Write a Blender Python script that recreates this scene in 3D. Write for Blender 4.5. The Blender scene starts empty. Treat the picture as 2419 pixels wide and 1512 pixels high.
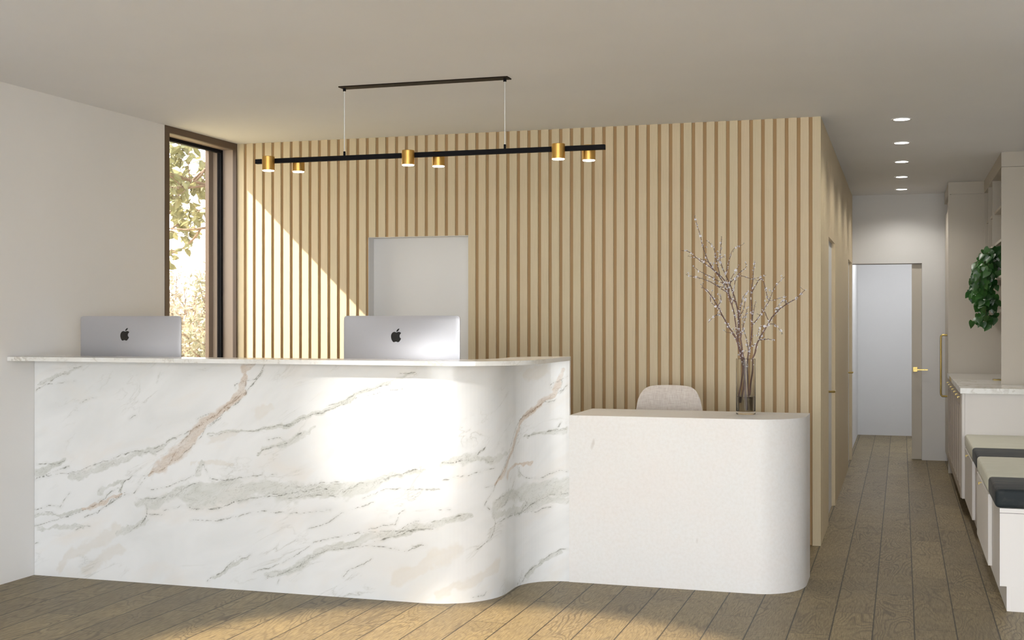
import bpy, bmesh, math, random
import numpy as np
from mathutils import Vector, Matrix, Euler
PI = math.pi
C = bpy.context.scene.collection
R = random.Random(11)

# ------------------------------------------------------------------ helpers
class MB:
    def __init__(s):
        s.v = []; s.f = []; s.m = []; s.sm = []
    def add(s, vs, fs, mi=0, smooth=False):
        o = len(s.v); s.v += [tuple(p) for p in vs]
        for f in fs:
            s.f.append([i + o for i in f]); s.m.append(mi); s.sm.append(smooth)
    def box(s, x0, x1, y0, y1, z0, z1, mi=0, bev=0, seg=2):
        if bev > 0:
            bm = bmesh.new(); bmesh.ops.create_cube(bm, size=1)
            for v in bm.verts:
                v.co = Vector(((x0+x1)/2 + v.co.x*(x1-x0), (y0+y1)/2 + v.co.y*(y1-y0), (z0+z1)/2 + v.co.z*(z1-z0)))
            bmesh.ops.bevel(bm, geom=bm.edges[:], offset=bev, segments=seg, profile=.5, affect='EDGES')
            s.bm(bm, mi, seg > 2); return s
        s.add([(x0,y0,z0),(x1,y0,z0),(x1,y1,z0),(x0,y1,z0),(x0,y0,z1),(x1,y0,z1),(x1,y1,z1),(x0,y1,z1)],
              [(0,3,2,1),(4,5,6,7),(0,1,5,4),(1,2,6,5),(2,3,7,6),(3,0,4,7)], mi)
        return s
    def bm(s, bm, mi=0, smooth=False):
        bm.verts.index_update()
        s.add([v.co[:] for v in bm.verts], [[v.index for v in f.verts] for f in bm.faces], mi, smooth)
        bm.free(); return s
    def prism(s, pts, z0, z1, mi=0, smooth=False):
        n = len(pts)
        s.add([(p[0],p[1],z0) for p in pts] + [(p[0],p[1],z1) for p in pts],
              [list(range(n))[::-1], list(range(n, 2*n))], mi)
        s.add([(p[0],p[1],z0) for p in pts] + [(p[0],p[1],z1) for p in pts],
              [(i,(i+1)%n,(i+1)%n+n,i+n) for i in range(n)], mi, smooth)
        return s
    def strip(s, A, B, z0, z1, mi=0):
        """wall between two open paths A (front) and B (back)"""
        n = len(A)
        for P0, P1 in zip(range(n-1), range(1, n)):
            a, b, c, d = A[P0], A[P1], B[P1], B[P0]
            s.add([(*a,z0),(*b,z0),(*b,z1),(*a,z1)], [(0,1,2,3)], mi, True)
            s.add([(*c,z0),(*d,z0),(*d,z1),(*c,z1)], [(0,1,2,3)], mi, True)
            s.add([(*a,z1),(*b,z1),(*c,z1),(*d,z1)], [(0,1,2,3)], mi)
            s.add([(*a,z0),(*d,z0),(*c,z0),(*b,z0)], [(0,1,2,3)], mi)
        for a, d in ((A[0],B[0]),(A[-1],B[-1])):
            s.add([(*a,z0),(*d,z0),(*d,z1),(*a,z1)], [(0,1,2,3)], mi)
        return s
    def tube(s, pts, r, n=8, mi=0, caps=True):
        pts = [Vector(p) for p in pts]
        if not isinstance(r, (list, tuple)): r = [r]*len(pts)
        vs = []; up = None
        for i, p in enumerate(pts):
            d = (pts[min(i+1,len(pts)-1)] - pts[max(i-1,0)])
            if d.length < 1e-9: d = Vector((0,0,1))
            d.normalize()
            if up is None: up = Vector((0,0,1)) if abs(d.z) < .9 else Vector((1,0,0))
            a = d.cross(up)
            if a.length < 1e-4: a = d.orthogonal()
            a.normalize(); b = a.cross(d).normalized(); up = b
            for k in range(n):
                t = 2*PI*k/n
                vs.append(p + (a*math.cos(t) + b*math.sin(t))*r[i])
        fs = []
        for i in range(len(pts)-1):
            for k in range(n):
                k2 = (k+1) % n
                fs.append((i*n+k, i*n+k2, (i+1)*n+k2, (i+1)*n+k))
        if caps: fs += [list(range(n))[::-1], [(len(pts)-1)*n+k for k in range(n)]]
        s.add(vs, fs, mi, True); return s
    def lathe(s, prof, cx, cy, n=40, mi=0, smooth=True):
        vs = []
        for r, z in prof:
            for k in range(n):
                t = 2*PI*k/n; vs.append((cx + r*math.cos(t), cy + r*math.sin(t), z))
        fs = []
        for i in range(len(prof)-1):
            for k in range(n):
                k2 = (k+1) % n; fs.append((i*n+k, i*n+k2, (i+1)*n+k2, (i+1)*n+k))
        if prof[0][0] > 1e-6: pass
        s.add(vs, fs, mi, smooth); return s
    def cyl(s, cx, cy, z0, z1, r, n=36, mi=0, bev=0):
        if bev:
            prof = [(1e-5,z0),(r-bev,z0),(r,z0+bev),(r,z1-bev),(r-bev,z1),(1e-5,z1)]
        else: prof = [(1e-5,z0),(r,z0),(r,z0),(r,z1),(r,z1),(1e-5,z1)]
        return s.lathe(prof, cx, cy, n, mi, smooth=True)

def obj(name, mb, mat, parent=None, angle=35, loc=(0,0,0)):
    me = bpy.data.meshes.new(name)
    me.from_pydata(mb.v, [], mb.f)
    for m in (mat if isinstance(mat, (list, tuple)) else [mat]): me.materials.append(m)
    me.polygons.foreach_set('material_index', mb.m)
    me.polygons.foreach_set('use_smooth', mb.sm)
    bm = bmesh.new(); bm.from_mesh(me)
    bmesh.ops.remove_doubles(bm, verts=bm.verts[:], dist=1e-6)
    bmesh.ops.recalc_face_normals(bm, faces=bm.faces[:])
    for e in bm.edges:
        if len(e.link_faces) == 2 and e.calc_face_angle(0) > math.radians(angle): e.smooth = False
    bm.to_mesh(me); bm.free()
    o = bpy.data.objects.new(name, me); C.objects.link(o)
    o.location = loc
    if parent:
        o.parent = parent
        o.location = Vector(loc) - Vector(parent.location) if parent.type == 'EMPTY' else loc
    return o
def tag(o, label=None, cat=None, group=None, kind=None):
    if label: o['label'] = label
    if cat: o['category'] = cat
    if group: o['group'] = group
    if kind: o['kind'] = kind
    return o
def thing(name, label, cat, loc=(0,0,0), group=None):
    o = bpy.data.objects.new(name, None); C.objects.link(o); o.location = loc
    o.empty_display_size = .1
    return tag(o, label, cat, group)
def struct(name, mb, m, parent=None, label=None):
    o = obj(name, mb, m, parent)
    if not parent: o['kind'] = 'structure'
    if label: o['label'] = label
    return o

# ------------------------------------------------------------------ node helper
class NG:
    def __init__(s, name, rough=.5, metal=0, color=None, **kw):
        s.mat = bpy.data.materials.new(name); s.mat.use_nodes = True
        s.nt = s.mat.node_tree; s.b = s.nt.nodes['Principled BSDF']
        s.b.inputs['Roughness'].default_value = rough; s.b.inputs['Metallic'].default_value = metal
        if color: s.b.inputs['Base Color'].default_value = (*color, 1)
        for k, v in kw.items(): s.b.inputs[k.replace('_',' ')].default_value = v
    def n(s, t, **kw):
        nd = s.nt.nodes.new('ShaderNode' + t)
        for k, v in kw.items(): setattr(nd, k, v)
        return nd
    def put(s, sock, v):
        if isinstance(v, bpy.types.NodeSocket): s.nt.links.new(v, sock)
        elif isinstance(v, (tuple, list)) and len(v) == 3 and sock.type == 'RGBA': sock.default_value = (*v, 1)
        else: sock.default_value = v
    def m(s, op, a, b=0, c=0, clamp=False):
        nd = s.n('Math', operation=op, use_clamp=clamp)
        s.put(nd.inputs[0], a); s.put(nd.inputs[1], b); s.put(nd.inputs[2], c)
        return nd.outputs[0]
    def mix(s, f, a, b, blend='MIX'):
        nd = s.n('MixRGB', blend_type=blend)
        s.put(nd.inputs[0], f); s.put(nd.inputs[1], a); s.put(nd.inputs[2], b)
        return nd.outputs[0]
    def pos(s):
        return s.n('NewGeometry').outputs['Position']
    def xyz(s, v=None):
        nd = s.n('SeparateXYZ'); s.put(nd.inputs[0], v or s.pos()); return nd.outputs
    def comb(s, x, y, z):
        nd = s.n('CombineXYZ')
        for i, a in enumerate((x,y,z)): s.put(nd.inputs[i], a)
        return nd.outputs[0]
    def noise(s, vec, scale=5, detail=4, rough=.5, dist=0, out='Fac'):
        nd = s.n('TexNoise'); s.put(nd.inputs['Vector'], vec)
        nd.inputs['Scale'].default_value = scale; nd.inputs['Detail'].default_value = detail
        nd.inputs['Roughness'].default_value = rough; nd.inputs['Distortion'].default_value = dist
        return nd.outputs[out]
    def white(s, vec):
        nd = s.n('TexWhiteNoise', noise_dimensions='3D'); s.put(nd.inputs['Vector'], vec); return nd.outputs
    def ramp(s, f, stops):
        nd = s.n('ValToRGB'); s.put(nd.inputs[0], f); e = nd.color_ramp.elements
        while len(e) > 1: e.remove(e[0])
        e[0].position = stops[0][0]; c = stops[0][1]; e[0].color = (*c, 1) if isinstance(c, tuple) else (c,c,c,1)
        for p, c in stops[1:]:
            x = e.new(p); x.color = (*c, 1) if isinstance(c, tuple) else (c,c,c,1)
        return nd.outputs[0]
    def mr(s, v, a, b, c=0, d=1, smooth=False):
        nd = s.n('MapRange', interpolation_type='SMOOTHSTEP' if smooth else 'LINEAR'); s.put(nd.inputs[0], v)
        for i, k in enumerate((a,b,c,d)): s.put(nd.inputs[i+1], k)
        return nd.outputs[0]
    def scale(s, v, x, y, z):
        nd = s.n('VectorMath', operation='MULTIPLY'); s.put(nd.inputs[0], v); nd.inputs[1].default_value = (x,y,z); return nd.outputs[0]
    def vadd(s, v, w):
        nd = s.n('VectorMath', operation='ADD'); s.put(nd.inputs[0], v); s.put(nd.inputs[1], w); return nd.outputs[0]
    def attr(s, name):
        return s.n('Attribute', attribute_name=name).outputs['Fac']
    def bump(s, h, strength=.2, dist=.001):
        nd = s.n('Bump'); nd.inputs['Strength'].default_value = strength; nd.inputs['Distance'].default_value = dist
        s.put(nd.inputs['Height'], h); s.nt.links.new(nd.outputs[0], s.b.inputs['Normal'])
    def col(s, v): s.put(s.b.inputs['Base Color'], v); return s
    def rgh(s, v): s.put(s.b.inputs['Roughness'], v); return s

# ------------------------------------------------------------------ materials
def paint(name, color, rough=.85, var=.03):
    g = NG(name, rough); p = g.pos()
    n1 = g.noise(p, 1.3, 3); n2 = g.noise(p, 160, 2)
    f = g.mr(n1, .3, .7, 0, 1)
    g.col(g.mix(f, color, tuple(c*(1-var) for c in color)))
    return g.mat
M = {}
M['wall'] = paint('wall_paint', (.83,.815,.80))
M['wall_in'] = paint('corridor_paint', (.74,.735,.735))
M['ceil'] = paint('ceiling_paint', (.84,.85,.885))
M['white'] = paint('white_lacquer', (.74,.735,.73), .45, .02)
M['cab'] = paint('beige_lacquer', (.56,.515,.445), .5, .02)
M['cabdoor'] = paint('beige_lacquer_shaded', (.45,.395,.33), .5, .02)  # beige lacquer with the shade of the corridor-facing doors put into its colour
M['benchwhite'] = paint('pale_lacquer', (.80,.765,.735), .5, .02)
M['door'] = paint('door_white', (.72,.71,.70), .5, .02)
M['bronze'] = paint('bronze_frame', (.085,.055,.038), .5, .05)
M['reveal'] = paint('reveal_panel', (.33,.265,.22), .55, .04)
M['black'] = paint('black_metal', (.006,.006,.008), .45, .1)
for k_ in ('black',): M[k_].node_tree.nodes['Principled BSDF'].inputs['Specular IOR Level'].default_value = .12; M[k_].node_tree.nodes['Principled BSDF'].inputs['Roughness'].default_value = .7
M['canopy'] = paint('dark_brown_metal', (.012,.008,.005), .5, .1)
M['canopy'].node_tree.nodes['Principled BSDF'].inputs['Specular IOR Level'].default_value = .1
M['dark'] = paint('plinth_dark', (.10,.085,.07), .7, .1)

def oak(name, axis):
    g = NG(name, .55); x, y, z = g.xyz()
    a = x if axis == 'x' else y
    k = g.m('FLOOR', g.m('DIVIDE', g.m('ADD', a, 4.652 if axis == 'x' else -8.226 + (.07559)*200), (.07559)))
    w = g.white(g.comb(k, 3.1, 7.7))
    off = g.m('MULTIPLY', w[0], 37.0)
    v = g.comb(g.m('ADD', g.m('MULTIPLY', a, 55), off), 0, g.m('MULTIPLY', z, 1.6))
    grain = g.noise(v, 3.0, 4, .65, .4)
    v2 = g.comb(g.m('ADD', g.m('MULTIPLY', a, 9), off), g.m('MULTIPLY', off, .3), g.m('MULTIPLY', z, .9))
    blot = g.noise(v2, 1.3, 3, .5, .6)
    tint = g.mix(g.m('ADD', g.m('MULTIPLY', w[0], .6), g.m('MULTIPLY', blot, .45), 0, True), (.665,.535,.358), (.625,.545,.368))
    dk = g.mix(g.mr(grain, .35, .75, 0, .55), tint, (.53,.42,.265))
    g.col(g.mix(g.mr(blot, .45, .8, 0, .3), dk, (.68,.515,.36)))
    return g.mat
M['oak_x'] = oak('oak_slats_back', 'x'); M['oak_y'] = oak('oak_slats_corridor', 'y')
g = NG('oak_groove', .7); x, y, z = g.xyz()
g.col(g.mix(g.noise(g.comb(g.m('MULTIPLY', x, 40), g.m('MULTIPLY', y, 40), z), 2, 4), (.47,.31,.155), (.38,.24,.11)))
M['groove'] = g.mat

# oak floor: planks along Y
def floor_mat():
    g = NG('oak_floor', .38); x, y, z = g.xyz()
    px = g.m('DIVIDE', g.m('SUBTRACT', x, .057), .186)
    k = g.m('FLOOR', px); fx = g.m('FRACT', px)
    yo = g.m('SUBTRACT', g.m('SUBTRACT', y, .739 + .49), g.m('MULTIPLY', k, .49))
    py = g.m('DIVIDE', yo, 1.23); r = g.m('FLOOR', py); fy = g.m('FRACT', py)
    w = g.white(g.comb(k, r, 1.7)); rnd = w[0]; rc = g.n('SeparateColor'); g.put(rc.inputs[0], w[1]); r2 = rc.outputs[1]; r3 = rc.outputs[2]
    ox = g.m('MULTIPLY', rnd, 31); oy = g.m('MULTIPLY', r2, 47)
    # cathedral rings
    vx = g.m('ADD', g.m('MULTIPLY', x, 7.0), ox); vy = g.m('ADD', g.m('MULTIPLY', y, 1.7), oy)
    base = g.noise(g.comb(vx, vy, 0), 1.0, 1.6, .4, .5)
    rings = g.m('SINE', g.m('MULTIPLY', base, 95))
    rings = g.mr(rings, .1, 1, 0, 1)
    fine = g.noise(g.comb(g.m('ADD', g.m('MULTIPLY', x, 90), ox), g.m('ADD', g.m('MULTIPLY', y, 7), oy), 0), 2, 5, .7, .6)
    pat = g.noise(g.comb(vx, vy, 5), .9, 2)
    f = g.m('MULTIPLY', rings, g.mr(pat, .35, .7, .15, .8))
    c0 = g.mix(rnd, (.29,.226,.118), (.365,.285,.150))
    c0 = g.mix(g.mr(r3, 0, 1, 0, .45), c0, (.180,.142,.088))
    c1 = g.mix(g.m('MULTIPLY', f, .9), c0, (.060,.042,.022))
    c2 = g.mix(g.mr(fine, .40, .70, 0, .75), c1, (.085,.063,.038))
    cl = g.noise(g.comb(x, y, 0), 3.5, 3)
    c3 = g.mix(g.mr(cl, .35, .7, 0, .35), c2, (.125,.10,.068))
    ex = g.m('MINIMUM', fx, g.m('SUBTRACT', 1, fx)); ey = g.m('MINIMUM', fy, g.m('SUBTRACT', 1, fy))
    gx = g.m('LESS_THAN', ex, .017); gy = g.m('LESS_THAN', ey, .0017)
    gap = g.m('MAXIMUM', gx, g.m('MULTIPLY', gy, .85))
    g.col(g.mix(g.m('MULTIPLY', gap, .9), c3, (.020,.014,.008)))
    g.rgh(g.mr(fine, .2, .8, .40, .55))
    hh = g.m('SUBTRACT', g.m('MULTIPLY', g.m('SUBTRACT', 1, g.m('MAXIMUM', f, fine)), .3), gap)
    g.bump(hh, .35, .0012)
    g.b.inputs['Specular IOR Level'].default_value = .35
    return g.mat
M['floor'] = floor_mat()

# marble of the reception counter (vein fields are stored on the slab mesh)
def marble_counter():
    g = NG('calacatta_slab', .26); p = g.pos()
    be, gr, ve = g.attr('beige'), g.attr('grey'), g.attr('vein')
    x, y, z = g.xyz(p)
    s_ = g.m('ADD', x, g.m('MULTIPLY', y, .8))
    # slab coordinates: a along the bedding (rising to the right), b across it
    a_ = g.m('ADD', g.m('MULTIPLY', s_, .90), g.m('MULTIPLY', z, .44)); b_ = g.m('SUBTRACT', g.m('MULTIPLY', z, .90), g.m('MULTIPLY', s_, .44))
    def bed(ka, kb, sc, det, ro=.6, dist=.4, seed=0):
        return g.noise(g.comb(g.m('ADD', g.m('MULTIPLY', a_, ka), seed), g.m('MULTIPLY', b_, kb), 0), sc, det, ro, dist)
    n3 = bed(1, 2.2, 1.8, 3, .55, .6); n5 = bed(1, 2.0, 2.4, 3, .55, .5, 7.3); n1 = bed(1, 3.2, 5, 5, .62, .8, 3.1); n2 = bed(1, 2.6, 34, 3, .7, .4, 1.7); n4 = bed(1, 2, 12, 3, .6, .3, 9.1)
    base = g.mix(g.mr(n3, .42, .68, 0, .60), (.785,.79,.79), (.665,.675,.67))
    base = g.mix(g.mr(n5, .54, .76, 0, .40), base, (.76,.685,.60))
    c0_ = g.m('MULTIPLY', g.mr(g.attr('cloud'), 0, .8, 0, .62, True), g.mr(n1, .25, .75, .5, 1)); base = g.mix(c0_, base, (.675,.635,.57))
    # faint fibrous bedding everywhere
    fib = g.m('ABSOLUTE', g.m('SUBTRACT', bed(1, 3.0, 2.4, 5, .58, .7, 21.0), .5))
    msk = g.mr(bed(1, 1.5, 2.0, 3, .5, .3, 33.0), .52, .68, 0, 1)
    c = g.mix(g.m('MULTIPLY', g.mr(fib, 0, .04, .40, 0, True), msk), base, (.55,.55,.51))
    c = g.mix(g.m('MULTIPLY', g.mr(fib, 0, .006, .42, 0), msk), c, (.30,.29,.25))
    # traced washes
    c = g.mix(g.m('MULTIPLY', g.mr(gr, .12, .75, 0, 1, True), g.mr(n1, .30, .68, .35, 1.0)), c, (.60,.61,.575))
    c = g.mix(g.m('MULTIPLY', g.mr(be, .12, .75, 0, 1, True), g.mr(n1, .28, .70, .35, .95)), c, (.62,.525,.44))
    wsh = g.m('MAXIMUM', gr, be)
    fib2 = g.m('ABSOLUTE', g.m('SUBTRACT', bed(1, 3.5, 7, 6, .66, 1.5, 45.0), .5))
    f2 = g.m('MULTIPLY', g.m('MULTIPLY', g.mr(fib2, 0, .012, .7, 0), g.mr(wsh, .2, .8, 0, 1)), g.mr(n2, .40, .6, .1, 1))
    # traced veins
    wdt = g.mr(n4, .32, .68, .0010, .0058)
    ln = g.mr(g.m('DIVIDE', ve, wdt), 0, 1, 1, 0, True)
    ln = g.m('MULTIPLY', ln, g.mr(n2, .36, .58, .25, .95))
    halo = g.m('MULTIPLY', g.mr(ve, 0, .018, .28, 0, True), g.mr(n4, .35, .6, .2, 1))
    near = g.m('MULTIPLY', g.mr(ve, 0, .03, 1, 0), wsh)
    spk = g.m('MULTIPLY', near, g.mr(bed(1, 2.4, 60, 3, .75, .8, 60.0), .56, .68, 0, .75))
    c = g.mix(halo, c, g.mix(be, (.50,.51,.47), (.50,.39,.29)))
    ink = g.mix(g.m('MULTIPLY', be, .9, 0, True), (.17,.165,.14), (.27,.175,.11))
    c = g.mix(g.m('MAXIMUM', g.m('MAXIMUM', ln, spk), f2), c, ink)
    g.col(c); g.b.inputs['Coat Weight'].default_value = .10; g.b.inputs['Coat Roughness'].default_value = .04
    return g.mat
M['marble'] = marble_counter()
def marble2(name, rough=.15, seed=0):
    g = NG(name, rough); p = g.pos()
    v = g.vadd(g.scale(p, 1, .55, 1), (seed, seed*.7, 0))
    w = g.noise(v, 2.2, 6, .6, 0, 'Color')
    v2 = g.vadd(v, g.scale(w, .9, .9, .9))
    n = g.noise(v2, 2.0, 5, .55)
    ridge = g.m('ABSOLUTE', g.m('SUBTRACT', n, .5))
    ln = g.mr(ridge, 0, .022, 1, 0, True)
    wash = g.mr(ridge, 0, .12, 1, 0, True)
    b = g.noise(p, 3, 3)
    c = g.mix(g.m('MULTIPLY', wash, .45), (.78,.775,.76), (.66,.64,.58))
    c = g.mix(g.m('MULTIPLY', ln, g.mr(b, .4, .65, .1, .7)), c, (.36,.32,.26))
    g.col(c); return g.mat
M['marble2'] = marble2('calacatta_worktop', .15, 2.0); M['marble3'] = marble2('calacatta_polished', .04, 5.0)
# cream quartz of the low desk
g = NG('cream_quartz', .42); p = g.pos()
n1 = g.noise(p, 4, 4, .6); n2 = g.noise(p, 60, 4, .6); n3 = g.noise(g.scale(p, 1,1,.35), 9, 2, .5)
c = g.mix(g.mr(n1, .35, .7, 0, 1), (.775,.77,.76), (.785,.755,.735))
c = g.mix(g.mr(n2, .4, .7, 0, .28), c, (.66,.62,.57))
c = g.mix(g.mr(g.noise(p, 300, 2), .55, .75, 0, .25), c, (.80,.79,.77))
c = g.mix(g.mr(n3, .71, .74, 0, .5), c, (.45,.40,.35))
g.col(c); M['quartz'] = g.mat

def metal(name, col, rough, brushed=0):
    g = NG(name, rough, 1.0, col)
    if brushed:
        x, y, z = g.xyz()
        n = g.noise(g.comb(g.m('MULTIPLY', x, 400), g.m('MULTIPLY', y, 400), g.m('MULTIPLY', z, 8)), 1, 3)
        g.rgh(g.mr(n, .2, .8, rough-.06, rough+.1))
        g.col(g.mix(n, col, tuple(c*.82 for c in col)))
    return g.mat
M['brass'] = metal('brushed_brass', (.72,.43,.12), .30, 1)
M['brass2'] = metal('satin_brass', (.50,.37,.13), .28, 1)
g = NG('aluminium', .42, .55, (.48,.48,.51)); g.rgh(g.mr(g.noise(g.pos(), 200, 2), .3, .7, .38, .46)); M['alu'] = g.mat
M['blk_gloss'] = NG('emblem_black', .25, 0, (.004,.004,.004)).mat
M['screen'] = NG('screen_glass', .08, 0, (.01,.01,.012)).mat
def emis(name, col, st):
    g = NG(name, .5, 0, (.9,.9,.9)); g.b.inputs['Emission Color'].default_value = (*col, 1); g.b.inputs['Emission Strength'].default_value = st
    return g.mat
M['lampglow'] = emis('lamp_diffuser', (1,.93,.82), 14); M['downglow'] = emis('downlight_diffuser', (1,.97,.92), 9)
g = NG('fabric_cream', .95, 0); x, y, z = g.xyz()
wv = g.m('MULTIPLY', g.m('SINE', g.m('MULTIPLY', x, 1500)), g.m('SINE', g.m('MULTIPLY', z, 1500)))
s1 = g.noise(g.comb(g.m('MULTIPLY', x, 12), y, g.m('MULTIPLY', z, 160)), 2, 4); s2 = g.noise(g.comb(g.m('MULTIPLY', x, 160), y, g.m('MULTIPLY', z, 12)), 2, 4)
g.col(g.mix(g.mr(g.m('ADD', s1, s2), .8, 1.25, 0, 1), (.74,.68,.62), (.58,.50,.45)))
g.bump(g.m('ADD', s1, s2), .4, .001); g.b.inputs['Sheen Weight'].default_value = .3; M['fabric'] = g.mat
def velvet(name, a, b, k):
    g = NG(name, .75); p = g.pos()
    n = g.noise(g.scale(p, 1.2, 7, 1.2), 3.2, 5, .6, .8); n2 = g.noise(p, 12, 4, .6)
    g.col(g.mix(g.mr(g.m('MULTIPLY', g.m('ADD', n, g.m('MULTIPLY', n2, .3)), 1), .62, .9, 0, k), a, b))
    g.bump(g.noise(p, 25, 4), .12, .004)
    g.b.inputs['Sheen Weight'].default_value = .06; g.b.inputs['Sheen Roughness'].default_value = .4
    return g.mat
M['sage'] = velvet('sage_velvet', (.64,.635,.53), (.70,.695,.60), 1)
M['navy'] = velvet('navy_velvet', (.010,.016,.020), (.075,.072,.066), .8)
g = NG('clear_glass', .0, 0, (.93,.90,.84)); g.b.inputs['Transmission Weight'].default_value = 1; g.b.inputs['IOR'].default_value = 1.22; M['glass'] = g.mat
g = NG('vase_water', .0, 0, (.70,.62,.50)); g.b.inputs['Transmission Weight'].default_value = 1; g.b.inputs['IOR'].default_value = 1.33; M['water'] = g.mat
# window pane: clear with a faint reflection
mt = bpy.data.materials.new('window_pane'); mt.use_nodes = True; nt = mt.node_tree; nt.nodes.clear()
o_ = nt.nodes.new('ShaderNodeOutputMaterial'); mx = nt.nodes.new('ShaderNodeMixShader'); tr = nt.nodes.new('ShaderNodeBsdfTransparent'); gl = nt.nodes.new('ShaderNodeBsdfGlossy'); 
gl.inputs['Roughness'].default_value = 0; tr.inputs[0].default_value = (.97,.97,.96,1)
lw = nt.nodes.new('ShaderNodeLayerWeight'); lw.inputs[0].default_value = .25; pw = nt.nodes.new('ShaderNodeMath'); pw.operation = 'MULTIPLY'; pw.inputs[1].default_value = .35; nt.links.new(lw.outputs['Facing'], pw.inputs[0]); nt.links.new(pw.outputs[0], mx.inputs[0]); nt.links.new(tr.outputs[0], mx.inputs[1]); nt.links.new(gl.outputs[0], mx.inputs[2]); nt.links.new(mx.outputs[0], o_.inputs[0]); M['pane'] = mt
def leafm(name, a, b, sub=.0, rough=.5, trans=0):
    g = NG(name, rough); n = g.noise(g.pos(), 9, 2); ob = g.n('ObjectInfo').outputs['Random']
    g.col(g.mix(g.mr(n, .35, .65, 0, 1), a, b))
    if trans:
        t = g.n('BsdfTranslucent'); g.put(t.inputs[0], tuple(min(1, c*1.3) for c in b)); m_ = g.n('MixShader'); m_.inputs[0].default_value = trans
        g.nt.links.new(g.b.outputs[0], m_.inputs[1]); g.nt.links.new(t.outputs[0], m_.inputs[2])
        g.nt.links.new(m_.outputs[0], g.nt.nodes['Material Output'].inputs[0])
    return g.mat
M['pothos'] = leafm('pothos_leaf', (.012,.055,.012), (.035,.12,.022), rough=.32)
M['vine'] = leafm('vine_stem', (.06,.07,.03), (.09,.08,.04))
M['treeleaf'] = leafm('tree_leaf', (.12,.135,.065), (.20,.195,.10), trans=.25)
M['autumn'] = leafm('autumn_leaf', (.25,.21,.155), (.33,.285,.215), trans=.3)
M['autumn2'] = leafm('green_shrub_leaf', (.15,.16,.10), (.23,.215,.15), trans=.3)
M['bark'] = leafm('bark', (.22,.15,.11), (.13,.09,.07), rough=.9)
M['twig'] = leafm('twig_bark', (.13,.075,.065), (.21,.13,.11), rough=.85)
M['blossom'] = leafm('blossom', (.80,.78,.86), (.88,.87,.92), rough=.8)
M['bud'] = leafm('bud', (.22,.25,.22), (.36,.38,.34), rough=.8)
M['pot'] = leafm('pot_glaze', (.50,.47,.50), (.64,.61,.63), rough=.4)
M['soil'] = leafm('soil', (.03,.02,.015), (.05,.035,.025), rough=.95)
M['ground'] = leafm('outside_ground', (.36,.30,.17), (.42,.36,.22), rough=.95)
M['render'] = paint('facade_render', (.52,.47,.42))
# ---- vein, wash and branch data (millimetres)
CLOUD = [[[1156,785,25],[1278,821,22]],[[1028,670,7],[1161,675,10],[1273,666,7]],[[2228,106,35],[2336,163,26],[2448,234,28],[2548,291,24]],[[2448,52,22],[2532,84,21],[2665,116,26],[2776,143,26]],[[177,41,18],[207,95,25],[320,153,25],[461,238,26],[541,294,22]],[[330,50,18],[441,117,25],[560,201,23]],[[1417,965,25],[1500,1000,20]],[[3183,1151,44],[3288,1175,35]]]
BEIGE = [[[1389,1220,25],[1343,1187,29],[1334,1112,29],[1324,1071,25],[1250,1011,21],[1184,952,23],[1109,892,30],[1033,831,37],[1013,780,33]],[[1094,873,45],[1028,812,54],[951,751,50],[874,682,45],[816,637,35],[757,606,12]],[[580,488,18],[461,445,22],[320,387,10]],[[3389,1157,17],[3366,1085,28],[3344,1035,26],[3249,978,21],[3170,928,23],[3111,878,24],[3071,820,28],[3014,764,26],[2927,703,23],[2845,643,19],[2776,604,9]],[[2927,634,26],[3071,670,10],[3217,666,14]]]
GREY = [[[932,801,13],[796,738,28],[679,713,30],[541,662,31],[410,606,35],[248,548,23]],[[1,342,13],[94,343,13],[197,346,13],[309,386,10]],[[1,574,37],[74,594,33],[177,624,18],[223,651,7]],[[1,1064,10],[94,1109,17],[177,1136,15],[299,1185,5]],[[679,428,25],[835,482,37],[970,521,45],[1094,547,45],[1324,531,58]],[[1013,495,58],[1250,514,54],[1481,548,62],[1708,549,54],[1886,556,50],[2062,587,41],[2191,632,25],[2372,675,12]],[[1481,88,20],[1663,156,35],[1842,247,37],[2018,321,30],[2191,346,25],[2372,379,15]],[[1137,817,7],[1231,833,9],[1389,853,12],[1500,877,17],[1609,896,15],[1681,922,15],[1771,953,17],[1860,991,18],[1974,1038,17],[2062,1091,15],[2191,1141,10],[2319,1186,3]],[[1408,726,8],[1500,778,15],[1609,822,22],[1717,858,15],[1753,891,8]],[[2465,699,19],[2557,727,28],[2665,735,31],[2776,727,30],[2927,755,14]],[[3143,805,4],[3269,814,10],[3325,824,17],[3430,829,16]],[[2776,481,35],[2875,503,44],[3111,506,57],[3239,503,65],[3430,509,65]],[[2776,431,26],[3111,418,39],[3288,437,35],[3430,437,26]],[[2137,336,24],[2273,356,23],[2407,396,23],[2532,429,21],[2627,453,12]],[[3183,34,14],[3288,113,17],[3380,166,14]],[[3120,647,14],[3128,611,21]],[[1085,680,20],[1075,622,28]],[[32,269,18],[177,272,22],[309,287,13]],[[728,363,10],[679,309,17],[541,268,17]],[[570,501,10],[600,562,13],[541,542,17],[431,495,17]],[[1156,43,12],[1250,115,17],[1371,184,8]]]
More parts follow.
